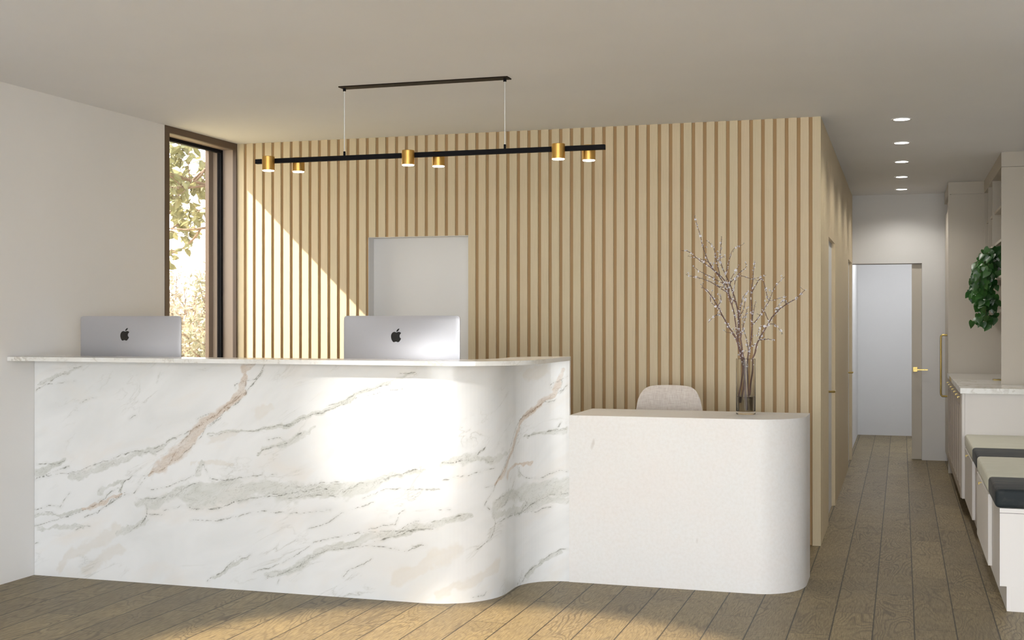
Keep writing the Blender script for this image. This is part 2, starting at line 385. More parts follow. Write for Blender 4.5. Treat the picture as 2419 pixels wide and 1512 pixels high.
LINES = [[[1315,1060],[1236,1001],[1151,924],[1094,898],[1028,846],[970,794],[951,751],[903,708],[884,665],[835,630],[738,602]],[[1320,1036],[1245,985],[1198,942],[1142,891],[1075,801],[970,718],[903,674]],[[1028,846],[951,819],[874,783],[796,747]],[[733,602],[650,593],[600,553],[570,509],[580,484],[511,447],[410,382],[330,344]],[[733,602],[699,548],[659,496],[580,474],[461,410],[410,374]],[[855,749],[796,721],[679,726],[570,706],[481,668],[400,640],[309,602],[228,575],[125,565],[1,543]],[[1,372],[94,390],[177,393],[207,438],[238,465]],[[1,353],[105,359],[187,333],[279,359],[380,407],[451,453],[521,499],[580,527]],[[1,630],[74,629],[156,627],[218,651]],[[1,547],[94,568],[238,613]],[[1,276],[94,307],[228,339]],[[1,1042],[74,1083],[146,1084],[269,1105]],[[223,1180],[269,1176],[309,1190]],[[105,1100],[177,1136],[228,1146]],[[620,277],[699,323],[723,362],[738,406],[733,431]],[[738,387],[835,395]],[[748,525],[874,543],[1009,594],[1056,617],[1066,659],[1104,660],[1137,599],[1208,581],[1264,587],[1320,606]],[[679,462],[835,486],[932,503],[1009,552],[1075,571]],[[835,418],[970,437],[1113,431],[1208,448],[1292,480],[1324,483]],[[620,912],[650,925],[669,930]],[[269,263],[320,292],[370,294]],[[6,182],[42,189]],[[1056,909],[1104,932],[1142,949]],[[1175,67],[1254,135],[1324,184]],[[570,483],[610,498]],[[299,982],[340,1005],[410,1023]],[[1137,592],[1240,580],[1297,598],[1389,614],[1463,625],[1527,632]],[[1013,428],[1184,436],[1278,482],[1417,496],[1536,517],[1654,547],[1780,552],[1895,552]],[[1013,361],[1156,376],[1297,391],[1445,431],[1663,433],[1842,457]],[[1509,524],[1645,542],[1771,568],[1842,554],[1930,550],[2018,610],[2105,613],[2191,632],[2226,645],[2294,676],[2362,686]],[[1645,567],[1735,582],[1842,595],[1930,606]],[[1609,512],[1735,530],[1895,524]],[[1717,350],[1824,392],[1913,448],[1983,472],[2096,501]],[[2036,522],[2148,567],[2277,572],[2372,578]],[[1389,91],[1518,148],[1654,213],[1753,275],[1851,308],[1974,347],[2053,371],[2122,386],[2209,394],[2226,435],[2260,464]],[[1983,351],[2105,358],[2217,363],[2345,417]],[[2088,297],[2191,330],[2277,358],[2372,375]],[[1472,71],[1536,95],[1609,132],[1708,167]],[[1545,43],[1550,76]],[[1917,115],[1966,158],[2027,185],[2075,212]],[[1109,32],[1203,88],[1278,150],[1380,191]],[[1663,156],[1842,239],[2018,277],[2277,263],[2372,296]],[[1137,813],[1231,833],[1389,853],[1536,886],[1627,905],[1735,944],[1798,961],[1869,987],[1983,1030],[2044,1051],[2148,1085],[2285,1104]],[[1824,998],[1913,1020],[1992,1062],[2088,1096],[2191,1125]],[[1463,876],[1536,890],[1609,892],[1681,914]],[[2234,1177],[2277,1176],[2319,1189]],[[1417,735],[1518,779],[1618,819],[1681,857]],[[1481,811],[1545,829],[1591,814]],[[1463,1213],[1426,1163],[1403,1130],[1324,1120],[1283,1099],[1287,1083]],[[1348,1129],[1348,1071],[1287,1029],[1212,986],[1146,926],[1090,883],[1013,839]],[[1454,1188],[1399,1113],[1343,1059],[1297,1012],[1222,978],[1194,927],[1128,867]],[[2137,605],[2219,646],[2345,684]],[[2137,563],[2318,575],[2457,583]],[[2465,712],[2523,715],[2574,727],[2636,724]],[[2478,629],[2540,649],[2636,657],[2776,684]],[[2548,715],[2609,729],[2655,717]],[[2665,756],[2716,790]],[[2684,725],[2763,719]],[[3430,1135],[3362,1103],[3321,1094],[3325,1071],[3389,1062],[3393,1121]],[[3393,1058],[3334,1013],[3278,987],[3206,953],[3157,924],[3111,896],[3044,849],[2985,784],[2927,729],[2835,653],[2776,596],[2705,585]],[[3425,1085],[3344,995],[3269,982],[3195,936],[3111,905]],[[3128,877],[3093,809],[2985,732],[2899,689],[2804,622]],[[2776,596],[2750,552],[2716,521],[2702,489]],[[3143,805],[3288,820],[3334,837],[3430,844]],[[3093,654],[3120,621],[3157,604],[3183,588],[3288,577],[3344,594],[3389,607],[3430,599]],[[3082,607],[3014,545],[2899,482],[2835,465]],[[2763,508],[2854,523],[2956,544]],[[3375,851],[3393,878]],[[2721,479],[2763,441],[2776,388],[2763,348],[2739,317],[2684,290],[2650,269]],[[2776,384],[2854,399],[3128,398],[3239,440],[3325,472],[3430,487]],[[3183,391],[3249,390],[3334,405]],[[3071,511],[3183,445],[3111,391]],[[2137,357],[2228,358],[2300,370],[2371,377],[2440,380]],[[2407,416],[2507,425],[2548,445],[2618,454]],[[2137,311],[2219,340],[2273,351]],[[2636,20],[2705,27],[2725,45]],[[3143,18],[3217,75],[3288,122],[3325,148],[3389,179],[3425,183]],[[2318,287],[2354,293],[2389,291]],[[2183,431],[2219,437],[2255,463]],[[2448,479],[2515,483]],[[2237,1180],[2282,1177],[2322,1189]]]
STEMS = [[[-827,7040,937],[-831,7040,1047],[-844,7044,1173],[-870,7047,1291],[-887,7050,1410],[-904,7053,1512],[-938,7055,1605],[-972,7057,1682],[-1032,7059,1760],[-1071,7060,1855],[-1092,7060,1941],[-1122,7060,2040]],[[-835,7040,1013],[-837,7019,1191],[-855,6999,1343],[-862,6983,1461],[-877,6972,1545],[-910,6968,1578],[-933,6957,1662],[-999,6948,1730],[-1082,6940,1789],[-1133,6940,1830],[-1175,6940,1840]],[[-856,7040,987],[-838,7062,1198],[-873,7076,1299],[-879,7087,1384],[-885,7103,1512],[-921,7119,1632],[-983,7137,1771],[-984,7140,1857],[-979,7140,1926]],[[-815,7040,1013],[-827,7074,1215],[-809,7098,1342],[-806,7116,1444],[-814,7144,1598],[-807,7157,1667],[-797,7178,1788]],[[-810,7040,1030],[-792,7029,1175],[-766,7017,1318],[-716,7010,1410],[-674,7005,1477],[-608,7000,1536],[-551,6997,1568],[-502,6993,1618]],[[-881,7040,970],[-844,7010,1175],[-877,6974,1343],[-925,6956,1427],[-988,6930,1553],[-1036,6916,1620],[-1061,6914,1628]]]
TWIGS = [[0,[[-938,7055,1605],[-1029,7041,1665],[-1104,7026,1691],[-1161,7011,1704]]],[1,[[-934,6959,1645],[-1025,6955,1696],[-1076,6954,1722],[-1118,6952,1757]]],[0,[[-972,7057,1682],[-997,7052,1785],[-1013,7044,1861],[-1054,7037,1900]]],[2,[[-956,7128,1702],[-941,7143,1771],[-917,7152,1848],[-862,7159,1878]]],[2,[[-938,7121,1650],[-881,7135,1701],[-805,7141,1683],[-730,7151,1704]]],[0,[[-908,7053,1529],[-885,7031,1681],[-831,7007,1738],[-820,6981,1762]]],[3,[[-814,7144,1598],[-763,7140,1683],[-735,7115,1648],[-710,7080,1562],[-655,7062,1570],[-608,7044,1578]]],[3,[[-806,7112,1418],[-763,7139,1478],[-719,7169,1555],[-685,7201,1641],[-636,7227,1696]]],[4,[[-758,7016,1335],[-714,6996,1344],[-672,6977,1340]]],[4,[[-699,7008,1436],[-721,6982,1494],[-731,6959,1511]]],[4,[[-683,7006,1461],[-665,7043,1494],[-657,7081,1520]]],[4,[[-741,7014,1360],[-716,7008,1411],[-674,7005,1427],[-625,7008,1373]]],[3,[[-810,7113,1427],[-798,7156,1512],[-794,7192,1564]]],[5,[[-877,6974,1343],[-901,6965,1377],[-930,6962,1381]]],[5,[[-917,6958,1419],[-950,6955,1473],[-984,6962,1478],[-1033,6980,1435]]],[5,[[-972,6937,1519],[-951,6900,1561],[-950,6865,1593]]],[0,[[-1015,7059,1743],[-1059,7071,1786],[-1164,7082,1814]]],[1,[[-862,6983,1461],[-840,7006,1511],[-830,7027,1579]]],[1,[[-855,6999,1343],[-829,6985,1461],[-811,6978,1528]]],[4,[[-766,7017,1318],[-802,7038,1301],[-813,7061,1258]]],[3,[[-824,7085,1274],[-835,7108,1342],[-859,7131,1410],[-857,7153,1478]]],[2,[[-983,7137,1771],[-996,7105,1796],[-949,7070,1806]]],[1,[[-918,6966,1595],[-903,6975,1679],[-854,6985,1763]]],[2,[[-884,7092,1427],[-861,7117,1564],[-829,7131,1615]]],[4,[[-716,7010,1410],[-747,6994,1411],[-762,6982,1360]]],[4,[[-608,7000,1536],[-613,6960,1560],[-659,6927,1510]]],[0,[[-955,7056,1631],[-1002,7085,1649],[-1023,7116,1702]]],[5,[[-1012,6923,1586],[-1005,6929,1545],[-955,6934,1511]]]]
# ------------------------------------------------------------------ dimensions (metres)
XL, YW, XC, ZC = -4.71, 8.226, -.495, 2.756
YE, XR = 13.58, 1.12
# ------------------------------------------------------------------ the room
struct('floor', MB().box(-4.93, 4.0, -3.1, 16.6, -.12, 0), M['floor'])
struct('ceiling', MB().box(-4.93, 4.0, -3.1, 16.6, ZC, ZC+.2), M['ceil'])
w = MB()
w.box(-4.93, XL, 5.0, 7.276, 0, ZC); w.box(-4.93, XL, YW+.014, YW+.3, 0, ZC)
w.box(-4.93, XL, -3.1, 5.0, 0, ZC)
struct('wall_left', w, M['wall'])
struct('wall_right', MB().box(XR, XR+.15, 6.64, 16.6, 0, ZC).box(XR+.15, 4.0, 6.64, 6.79, 0, ZC).box(3.85, 4.0, -3.1, 6.64, 0, ZC), M['wall'])
w = MB(); w.box(-4.93, 4.0, -3.1, -2.95, 0, .1); w.box(-4.93, 4.0, -3.1, -2.95, 2.55, ZC)
for a, b in ((-4.93,-4.5),(-2.6,-2.45),(-.55,-.4),(1.5,1.65),(3.6,4.0)): w.box(a, b, -3.1, -2.95, .1, 2.55)
struct('wall_front', w, M['wall'])
# slatted oak back wall
DX0, DX1, DZ = -3.656, -2.894, 2.043
w = MB()
w.box(XL, DX0, YW+.014, YW+.13, 0, ZC, 1); w.box(DX1, XC-.0145, YW+.014, YW+.13, 0, ZC, 1); w.box(DX0, DX1, YW+.014, YW+.13, DZ, ZC, 1)
sl = [(XL, -4.652)] + [(-4.629 + .07559*k, -4.629 + .07559*k + .0523) for k in range(55)]
sl[-1] = (sl[-1][0], XC)
for a, b in sl:
    if b <= DX0 or a >= DX1: segs = [(a, b, 0)]
    elif a < DX0: segs = [(a, DX0, 0), (DX0, b, DZ)]
    elif b > DX1: segs = [(a, DX1, DZ), (DX1, b, 0)]
    else: segs = [(a, b, DZ)]
    for p, q, z0 in segs:
        if q-p > .002: w.box(p, q, YW, YW+.014, z0, ZC, 0)
struct('wall_back', w, [M['oak_x'], M['groove']])
d = struct('door_1', MB().box(DX0, DX1, YW+.104, YW+.125, 0, DZ), M['door'])
struct('jamb', MB().box(DX0-.0, DX0+.004, YW+.014, YW+.104, 0, DZ).box(DX1-.004, DX1, YW+.014, YW+.104, 0, DZ).box(DX0, DX1, YW+.014, YW+.104, DZ-.004, DZ), M['door'], d)
h_ = MB().tube([(DX1-.09, YW+.104, .935), (DX1-.09, YW+.055, .935), (DX1-.20, YW+.055, .935)], .009)
h_.box(DX1-.115, DX1-.065, YW+.096, YW+.104, .91, .96); struct('handle', h_, M['brass2'], d)
# slatted corridor wall
w = MB(); DR = [(9.13, 10.028), (12.539, 13.376)]
ys = YW + .13
def cwall(y0, y1, z0, z1): w.box(XC-.13, XC-.0145, y0, y1, z0, z1, 1)
cwall(ys, DR[0][0]-.012, 0, ZC); cwall(DR[0][1]+.012, DR[1][0]-.012, 0, ZC); cwall(DR[1][1]+.012, YE, 0, ZC)
for a, b in DR: cwall(a-.012, b+.012, DZ+.012, ZC)
k = 0; y = YW
while y < YE:
    a, b = y, min(y + .062, YE)
    cuts = [(a, b, 0)]
    for p, q in DR:
        nc = []
        for (s0, s1, z0) in cuts:
            if s1 <= p or s0 >= q or z0 > 0: nc.append((s0, s1, z0)); continue
            if s0 < p: nc.append((s0, p, 0))
            nc.append((max(s0, p), min(s1, q), DZ))
            if s1 > q: nc.append((q, s1, 0))
        cuts = nc
    for s0, s1, z0 in cuts:
        if s1 - s0 > .002: w.box(XC-.0145, XC, s0 if s0 > YW else YW+.014, s1, z0, ZC, 0)
    y += .07559
for p, q in DR:      # oak-lined edges of the door recesses
    w.box(XC-.06, XC-.0145, q, q+.012, 0, DZ, 0); w.box(XC-.06, XC-.0145, p-.012, p, 0, DZ, 0); w.box(XC-.06, XC-.0145, p-.012, q+.012, DZ, DZ+.012, 0)
struct('wall_corridor', w, [M['oak_y'], M['groove']])
for i, (p, q) in enumerate(DR):
    d = struct('door_%d' % (i+2), MB().box(XC-.06, XC-.0266, p, q, 0, DZ), M['door'])
    h_ = MB().tube([(XC-.027, p+.10, .935), (XC+.035, p+.10, .935), (XC+.035, p+.21, .935)], .008)
    h_.box(XC-.0266, XC-.020, p+.075, p+.125, .91, .96); struct('handle', h_, M['brass2'], d)
# end wall with the opening to the next room
w = MB(); w.box(XC, .2, YE, YE+.14, 2.038, ZC); w.box(.2, XR, YE, YE+.14, 0, ZC)
struct('wall_end', w, M['wall_in'])
struct('trim_1', MB().box(XC+.001, .2, YE-.002, YE+.02, 2.030, 2.038), M['dark'])
w = MB(); w.box(-.65, -.53, YE, 16.5, 0, ZC); w.box(-.65, XR, 16.36, 16.5, 0, ZC)
struct('wall_far', w, M['wall_in'])
dl = struct('door_4', MB().box(.100, .199, YE+.035, YE+.075, .004, 2.030, bev=.002), M['cab'])
h_ = MB().box(.112, .157, YE+.027, YE+.035, .912, .962, bev=.002)
h_.box(.128, .142, YE-.03, YE+.03, .930, .944); h_.box(.128, .258, YE-.038, YE-.026, .930, .942)
struct('handle', h_, M['brass2'], dl)
# ------------------------------------------------------------------ window in the left wall
wn = struct('window_1', MB().box(-4.735, XL+.004, 7.276, 7.329, 0, ZC).box(-4.735, XL+.004, 8.211, YW-.0005, 0, ZC).box(-4.735, XL+.004, 7.329, 8.211, 2.710, ZC).box(-4.735, XL+.004, 7.329, 8.211, 0, .05), M['bronze'])
rv = MB().box(-4.93, -4.735, 8.211, YW+.014, 0, ZC).box(-4.93, -4.735, 7.276, 7.329, 0, ZC).box(-4.93, -4.735, 7.329, 8.211, 2.711, ZC).box(-4.93, -4.735, 7.329, 8.211, 0, .05)
struct('reveal', rv, M['reveal'], wn)
fb = MB().box(-4.852, -4.818, 8.186, 8.2105, .05, 2.711).box(-4.852, -4.818, 7.3295, 7.350, .05, 2.711).box(-4.852, -4.818, 7.350, 8.186, 2.688, 2.711).box(-4.852, -4.818, 7.350, 8.186, .05, .09)
struct('window_frame', fb, M['black'], wn)
struct('outer_frame', MB().box(-4.93, -4.90, 8.150, 8.2105, .05, 2.711).box(-4.93, -4.90, 7.3295, 7.352, .05, 2.711), M['bronze'], wn)
struct('pane', MB().box(-4.840, -4.834, 7.350, 8.186, .09, 2.688), M['pane'], wn)
# ------------------------------------------------------------------ reception counter
def off_path(off):
    P = [(XL+.002, 5.96+off), (-2.34, 5.96+off)]
    r = .34-off
    for i in range(1, 25):
        a = -PI/2 + PI/2*i/24; P.append((-2.34 + r*math.cos(a), 6.30 + r*math.sin(a)))
    P.append((-2.0-off, 6.45)); r = .243+off
    for i in range(1, 19):
        a = PI - PI/2*i/18; P.append((-1.757 + r*math.cos(a), 6.45 + r*math.sin(a)))
    return P
def resample(P, st):
    out = []; L = 0; ss = []
    for a, b in zip(P, P[1:]):
        d = math.dist(a, b); n = max(1, round(d/st))
        for i in range(n):
            out.append((a[0] + (b[0]-a[0])*i/n, a[1] + (b[1]-a[1])*i/n)); ss.append(L + d*i/n)
        L += d
    out.append(P[-1]); ss.append(L); return out, ss
def vnoise(x, y, f, seed):
    r = np.random.RandomState(seed).rand(256, 256)
    x = x*f + 50; y = y*f + 50; xi = np.floor(x).astype(int); yi = np.floor(y).astype(int)
    u = x-xi; v = y-yi; u = u*u*(3-2*u); v = v*v*(3-2*v); q = lambda a, b: r[a % 256, b % 256]
    return (q(xi,yi)*(1-u) + q(xi+1,yi)*u)*(1-v) + (q(xi,yi+1)*(1-u) + q(xi+1,yi+1)*u)*v
def fbm(x, y, f, seed, o=4):
    t = 0; a = 1; n = 0
    for i in range(o): t = t + a*(vnoise(x, y, f*2**i, seed+i)-.5); n += a; a *= .55
    return t/n
def seg_fields(S, Zz, lines, bands=False):
    best = np.full(S.shape, 9. if not bands else 0.)
    for pl in lines:
        for a, b in zip(pl, pl[1:]):
            ax, ay, bx, by = a[0]/1000, a[1]/1000, b[0]/1000, b[1]/1000
            dx, dy = bx-ax, by-ay; L2 = dx*dx + dy*dy + 1e-9
            t = np.clip(((S-ax)*dx + (Zz-ay)*dy)/L2, 0, 1)
            d = np.hypot(S-ax-t*dx, Zz-ay-t*dy)
            if bands:
                wd = (a[2] + (b[2]-a[2])*t)/1000*.62*WMOD
                best = np.maximum(best, np.clip((1.7 - d/wd)/1.2, 0, 1)**1.3)
            else: best = np.minimum(best, d)
    return best
A, SS = resample(off_path(0), .006); Bk, _ = [None, None]
def unit_off(A, off):
    out = []
    for i, p in enumerate(A):
        a = A[max(i-1, 0)]; b = A[min(i+1, len(A)-1)]; dx, dy = b[0]-a[0], b[1]-a[1]; l = math.hypot(dx, dy)
        out.append((p[0] - dy/l*off, p[1] + dx/l*off))
    return out
Bk = unit_off(A, .028)
ZF = 1.224; nz = 200; nc = len(A)
zz = np.linspace(0, ZF, nz)
Sg, Zg = np.meshgrid(np.array(SS), zz, indexing='ij')
wx = .055*fbm(Sg, Zg, 5, 5) + .02*fbm(Sg, Zg, 40, 50, 3); wz = .055*fbm(Sg, Zg, 5, 25) + .02*fbm(Sg, Zg, 40, 70, 3)
WMOD = 1.05 + 2.0*fbm(Sg + Zg*.5, Zg*2.2 - Sg*.9, 9, 91, 4)
f_c = seg_fields(Sg + wx*1.5, Zg + wz*1.5, [[(p[0], p[1], p[2]*1.5) for p in l] for l in CLOUD], True)
f_v = seg_fields(Sg + wx*.7, Zg + wz*.7, LINES); f_b = seg_fields(Sg + wx, Zg + wz, BEIGE, True); f_g = seg_fields(Sg + wx*1.3, Zg + wz*1.3, GREY, True)
co = np.zeros((nc*nz + nc*2, 3))
Aa = np.array(A); Bb = np.array(Bk)
co[:nc*nz, 0] = np.repeat(Aa[:,0], nz); co[:nc*nz, 1] = np.repeat(Aa[:,1], nz); co[:nc*nz, 2] = np.tile(zz, nc)
co[nc*nz:nc*nz+nc, :2] = Bb; co[nc*nz+nc:, :2] = Bb; co[nc*nz+nc:, 2] = ZF
b0 = nc*nz; b1 = b0 + nc
faces = []
for i in range(nc-1):
    for j in range(nz-1): faces.append((i*nz+j, (i+1)*nz+j, (i+1)*nz+j+1, i*nz+j+1))
nfront = len(faces)
for i in range(nc-1):
    faces.append((b0+i+1, b0+i, b1+i, b1+i+1)); faces.append((i*nz+nz-1, (i+1)*nz+nz-1, b1+i+1, b1+i)); faces.append(((i+1)*nz, i*nz, b0+i, b0+i+1))
faces.append([nz*(nc-1)+j for j in range(nz)][::-1] + [b0+nc-1, b1+nc-1]); faces.append([j for j in range(nz)] + [b1, b0])
me = bpy.data.meshes.new('front_panel'); me.from_pydata(co.tolist(), [], faces)
me.polygons.foreach_set('use_smooth', [i < nfront for i in range(len(faces))])
for nm, fl, dv in (('vein', f_v, 9.), ('beige', f_b, 0.), ('grey', f_g, 0.), ('cloud', f_c, 0.)):
    at = me.attributes.new(nm, 'FLOAT', 'POINT'); arr = np.full(len(co), dv, dtype=np.float32); arr[:nc*nz] = fl.ravel(); at.data.foreach_set('value', arr)
bm = bmesh.new(); bm.from_mesh(me)
for e in bm.edges:
    if len(e.link_faces) == 2 and e.calc_face_angle(0) > .9: e.smooth = False
bm.to_mesh(me); bm.free(); me.materials.append(M['marble'])
ct = thing('reception_counter', 'tall white marble reception counter with grey and tan veins and a curved right end', 'reception counter', (-3.3, 6.2, 0))
o = bpy.data.objects.new('front_panel', me); C.objects.link(o); o.parent = ct; o.location = -Vector(ct.location)
# ledge on top
FP = [(XL+.002, 5.735), (-2.175, 5.735)]
for i in range(1, 25):
    a = -PI/2 + PI/2*i/24; FP.append((-2.175 + .41*math.cos(a), 6.145 + .41*math.sin(a)))
FP += [(-1.762, 6.45), (-1.7575, 6.693)]
BP = unit_off(off_path(0), .03)
led = MB().prism(FP + [(-1.7575, 6.722)] + BP[::-1][1:], 1.2245, 1.247)
obj('ledge', led, M['marble2'], ct)
WP = [p for p in unit_off(off_path(0), .029) if p[0] < -2.0 and p[1] < 6.46]
obj('worktop', MB().prism(WP + [(-2.03, 6.80), (XL+.002, 6.80)], .893, .923), M['marble2'], ct)
obj('side_panel', MB().box(-2.12, -2.08, 6.50, 6.80, 0, .893), M['white'], ct); obj('side_panel', MB().box(XL+.002, XL+.03, 6.02, 6.80, 0, .893), M['white'], ct)
# ------------------------------------------------------------------ low desk
def desk_path(o_=0):
    P = [(-1.757, 6.685+o_), (-.75, 6.685+o_)]
    for i in range(1, 25):
        a = -PI/2 + PI/2*i/24; P.append((-.75 + (.255-o_)*math.cos(a), 7.0 + (.315-o_)*math.sin(a)))
    P.append((-.495-o_, 7.235)); return P
dk = thing('low_desk', 'low cream stone desk with a rounded front corner beside the marble counter', 'desk', (-1.1, 7.0, 0))
obj('desk_top', MB().prism(desk_path() + [(-1.757, 7.235)], .893, .923), M['quartz'], dk)
obj('front_panel', MB().strip(desk_path(), desk_path(.03), 0, .893), M['quartz'], dk)
obj('side_panel', MB().box(-1.757, -1.727, 6.716, 7.235, 0, .893), M['quartz'], dk)
# ------------------------------------------------------------------ desk chair
ch = thing('desk_chair', 'cream woven fabric chair behind the low desk, only its rounded back showing', 'chair', (-1.365, 7.62, 0))
def shell(wd, z0, z1, yb, curve, th, rc):
    """rounded upholstered back as a bulged closed grid"""
    nu, nv = 28, 22; bmv = []; mb = MB()
    def outline(u, v):      # superellipse-ish mapping of the unit square to a rounded rectangle
        k = 1 - max(0, (v-.35)/.65)**2.2*.09 - max(0, (.35-v)/.35)**2*.12
        return u*k
    for side in (-1, 1):
        for j in range(nv+1):
            for i in range(nu+1):
                u = -1 + 2*i/nu; v = j/nv
                e = (1-abs(u)**5)*(1-abs(2*v-1)**7)
                xx = outline(u, v)*wd/2
                z = z0 + (z1-z0)*v - (abs(u)**2*.012 + abs(u)**7*.075)*max(0, v-.6)/.4
                yy = yb - curve*(u*u) + side*th/2*max(0, e)**.45
                bmv.append((xx, yy, z))
    n1 = (nu+1)*(nv+1); fs = []
    for sd in (0, 1):
        for j in range(nv):
            for i in range(nu):
                q = [sd*n1 + j*(nu+1)+i, sd*n1 + j*(nu+1)+i+1, sd*n1 + (j+1)*(nu+1)+i+1, sd*n1 + (j+1)*(nu+1)+i]
                fs.append(q if sd else q[::-1])
    mb.add(bmv, fs, 0, True); return mb
def place(mb, x, y, z=0):
    mb.v = [(p[0]+x, p[1]+y, p[2]+z) for p in mb.v]; return mb
obj('backrest', place(shell(.425, .56, 1.048, .0, .05, .055, .1), -1.365, 7.655), M['fabric'], ch, 60)
obj('seat', MB().box(-1.58, -1.15, 7.60, 8.02, .42, .50, bev=.035, seg=4), M['fabric'], ch, 60)
sp = MB().tube([(-1.365, 7.665, .60), (-1.365, 7.66, .50), (-1.365, 7.72, .44)], .018); obj('back_support', sp, M['black'], ch)
for sx in (-1, 1):
    for yy, ty in ((7.66, 7.60), (7.96, 8.02)):
        obj('leg', MB().tube([(-1.365 + sx*.16, yy, .43), (-1.365 + sx*.205, ty, 0)], [.016, .010]), M['black'], ch)
# ------------------------------------------------------------------ computers
def bez(p0, p1, p2, p3, n=7):
    return [tuple((1-t)**3*a + 3*(1-t)**2*t*b + 3*(1-t)*t*t*c + t**3*d for a, b, c, d in zip(p0, p1, p2, p3)) for t in [i/n for i in range(1, n+1)]]
def rel(start, segs):
    P = [start]; cur = start
    for s in segs:
        pts = [(cur[0]+s[i], cur[1]+s[i+1]) for i in (0, 2, 4)]; P += bez(cur, *pts); cur = pts[-1]
    return P
body = rel((12.152, 6.896), [(-.948,0,-2.415,-1.078,-3.96,-1.04),(-2.04,.027,-3.91,1.183,-4.961,3.014),(-2.117,3.675,-.546,9.103,1.519,12.09),(1.013,1.454,2.208,3.09,3.792,3.039),(1.52,-.065,2.09,-.987,3.935,-.987),(1.831,0,2.35,.987,3.96,.948),(1.637,-.026,2.676,-1.48,3.676,-2.948),(1.156,-1.688,1.636,-3.325,1.662,-3.415),(-.039,-.013,-3.182,-1.221,-3.22,-4.857),(-.026,-3.04,2.48,-4.494,2.597,-4.559),(-1.429,-2.09,-3.623,-2.324,-4.39,-2.376),(-2,-.156,-3.675,1.09,-4.61,1.09)])
leaf_ = rel((15.53, 3.83), [(.843,-1.012,1.4,-2.427,1.245,-3.83),(-1.207,.052,-2.662,.805,-3.532,1.818),(-.78,.896,-1.454,2.338,-1.273,3.714),(1.338,.104,2.715,-.688,3.559,-1.701)])
def computer(cx, label):
    W, Z0, Z1, Y = .673, 1.035, 1.473, 6.23
    t = thing('desktop_computer', label, 'computer', (cx, 6.30, .9236), 'silver desktop computers behind the marble counter')
    nu, nv = 44, 30; mb = MB(); rc = .018; vs = []
    def rr(u, v):       # rounded rectangle
        x = u*W/2; z = (Z0+Z1)/2 + v*(Z1-Z0)/2; hx, hz = W/2-rc, (Z1-Z0)/2-rc; dx = abs(x)-hx; dz = abs(z-(Z0+Z1)/2)-hz
        if dx > 0 and dz > 0:
            l = math.hypot(dx, dz)
            if l > 1e-9:
                s_ = max(dx, dz)/l; x = math.copysign(hx + dx*s_, x); z = (Z0+Z1)/2 + math.copysign(hz + dz*s_, z-(Z0+Z1)/2)
        return x, z
    U = [-1 + 2*i/nu for i in range(nu+1)]; V = [-1 + 2*j/nv for j in range(nv+1)]
    U = [math.copysign(abs(u)**.8, u) for u in U]; V = [math.copysign(abs(v)**.8, v) for v in V]
    for v in V:
        for u in U:
            x, z = rr(u, v); e = (1-u**8)*(1-v**8); bul = .004*e**.35 + .038*max(0, 1-u*u)**1.4*max(0, 1-((v+.12)/1.12)**2 if v > -1 else 0)**1.2
            vs.append((cx + x, Y - bul, z))
    fs = [(j*(nu+1)+i, j*(nu+1)+i+1, (j+1)*(nu+1)+i+1, (j+1)*(nu+1)+i) for j in range(nv) for i in range(nu)]
    mb.add(vs, fs, 0, True)
    ring = [j for j in range(nu+1)] + [(j+1)*(nu+1)-1 for j in range(1, nv+1)] + [nv*(nu+1)+i for i in range(nu-1, -1, -1)] + [j*(nu+1) for j in range(nv-1, 0, -1)]
    n = len(ring); rim = [vs[i] for i in ring]
    mb.add(rim + [(p[0], Y+.006, p[2]) for p in rim], [(i, (i+1) % n, (i+1) % n + n, i+n) for i in range(n)] + [[n+i for i in range(n)][::-1]], 0, False)
    obj('housing', mb, M['alu'], t, 50)
    obj('screen', MB().box(cx-W/2+.012, cx+W/2-.012, Y+.0062, Y+.008, Z0+.07, Z1-.012), M['screen'], t)
    # emblem
    em = MB(); k = .0715/23.6
    def yb(x, z):
        u = (x-cx)/(W/2); v = (z-(Z0+Z1)/2)/((Z1-Z0)/2)
        return Y - (.004*((1-u**8)*(1-v**8))**.35 + .038*max(0, 1-u*u)**1.4*max(0, 1-((v+.12)/1.12)**2)**1.2)
    for P in (body, leaf_):
        P = P[:-1] if math.dist(P[0], P[-1]) < .01 else P
        n = len(P); front = []; back = []
        for x, y in P:
            X = cx - .016 + (x-12)*k; Z = 1.3675 - (y-12)*k; front.append((X, yb(X, Z)-.0016, Z)); back.append((X, yb(X, Z)+.001, Z))
        em.add(front + back, [list(range(n)), list(range(n, 2*n))[::-1]] + [(i, (i+1) % n, (i+1) % n+n, i+n) for i in range(n)])
    obj('emblem', em, M['blk_gloss'], t)
    st = MB(); sx = cx - .008
    yb_ = yb(sx, 1.22)
    st.box(sx-.052, sx+.052, yb_-.010, yb_+.012, 1.20, 1.243, 0, .002)
    st.add([(sx-.05, 6.175, 1.215), (sx+.05, 6.175, 1.215), (sx+.05, 6.18, 1.222), (sx-.05, 6.18, 1.222), (sx-.085, 6.125, .930), (sx+.085, 6.125, .930), (sx+.085, 6.132, .932), (sx-.085, 6.132, .932)],
           [(0,1,2,3), (4,7,6,5), (0,4,5,1), (1,5,6,2), (2,6,7,3), (3,7,4,0)])
    st.box(sx-.095, sx+.095, 6.122, 6.34, .9236, .931, 0, .002)
    obj('stand', st, M['alu'], t)
computer(-4.262, 'silver desktop computer at the left wall in front of the tall window')
computer(-2.573, 'silver desktop computer in front of the recessed white door')
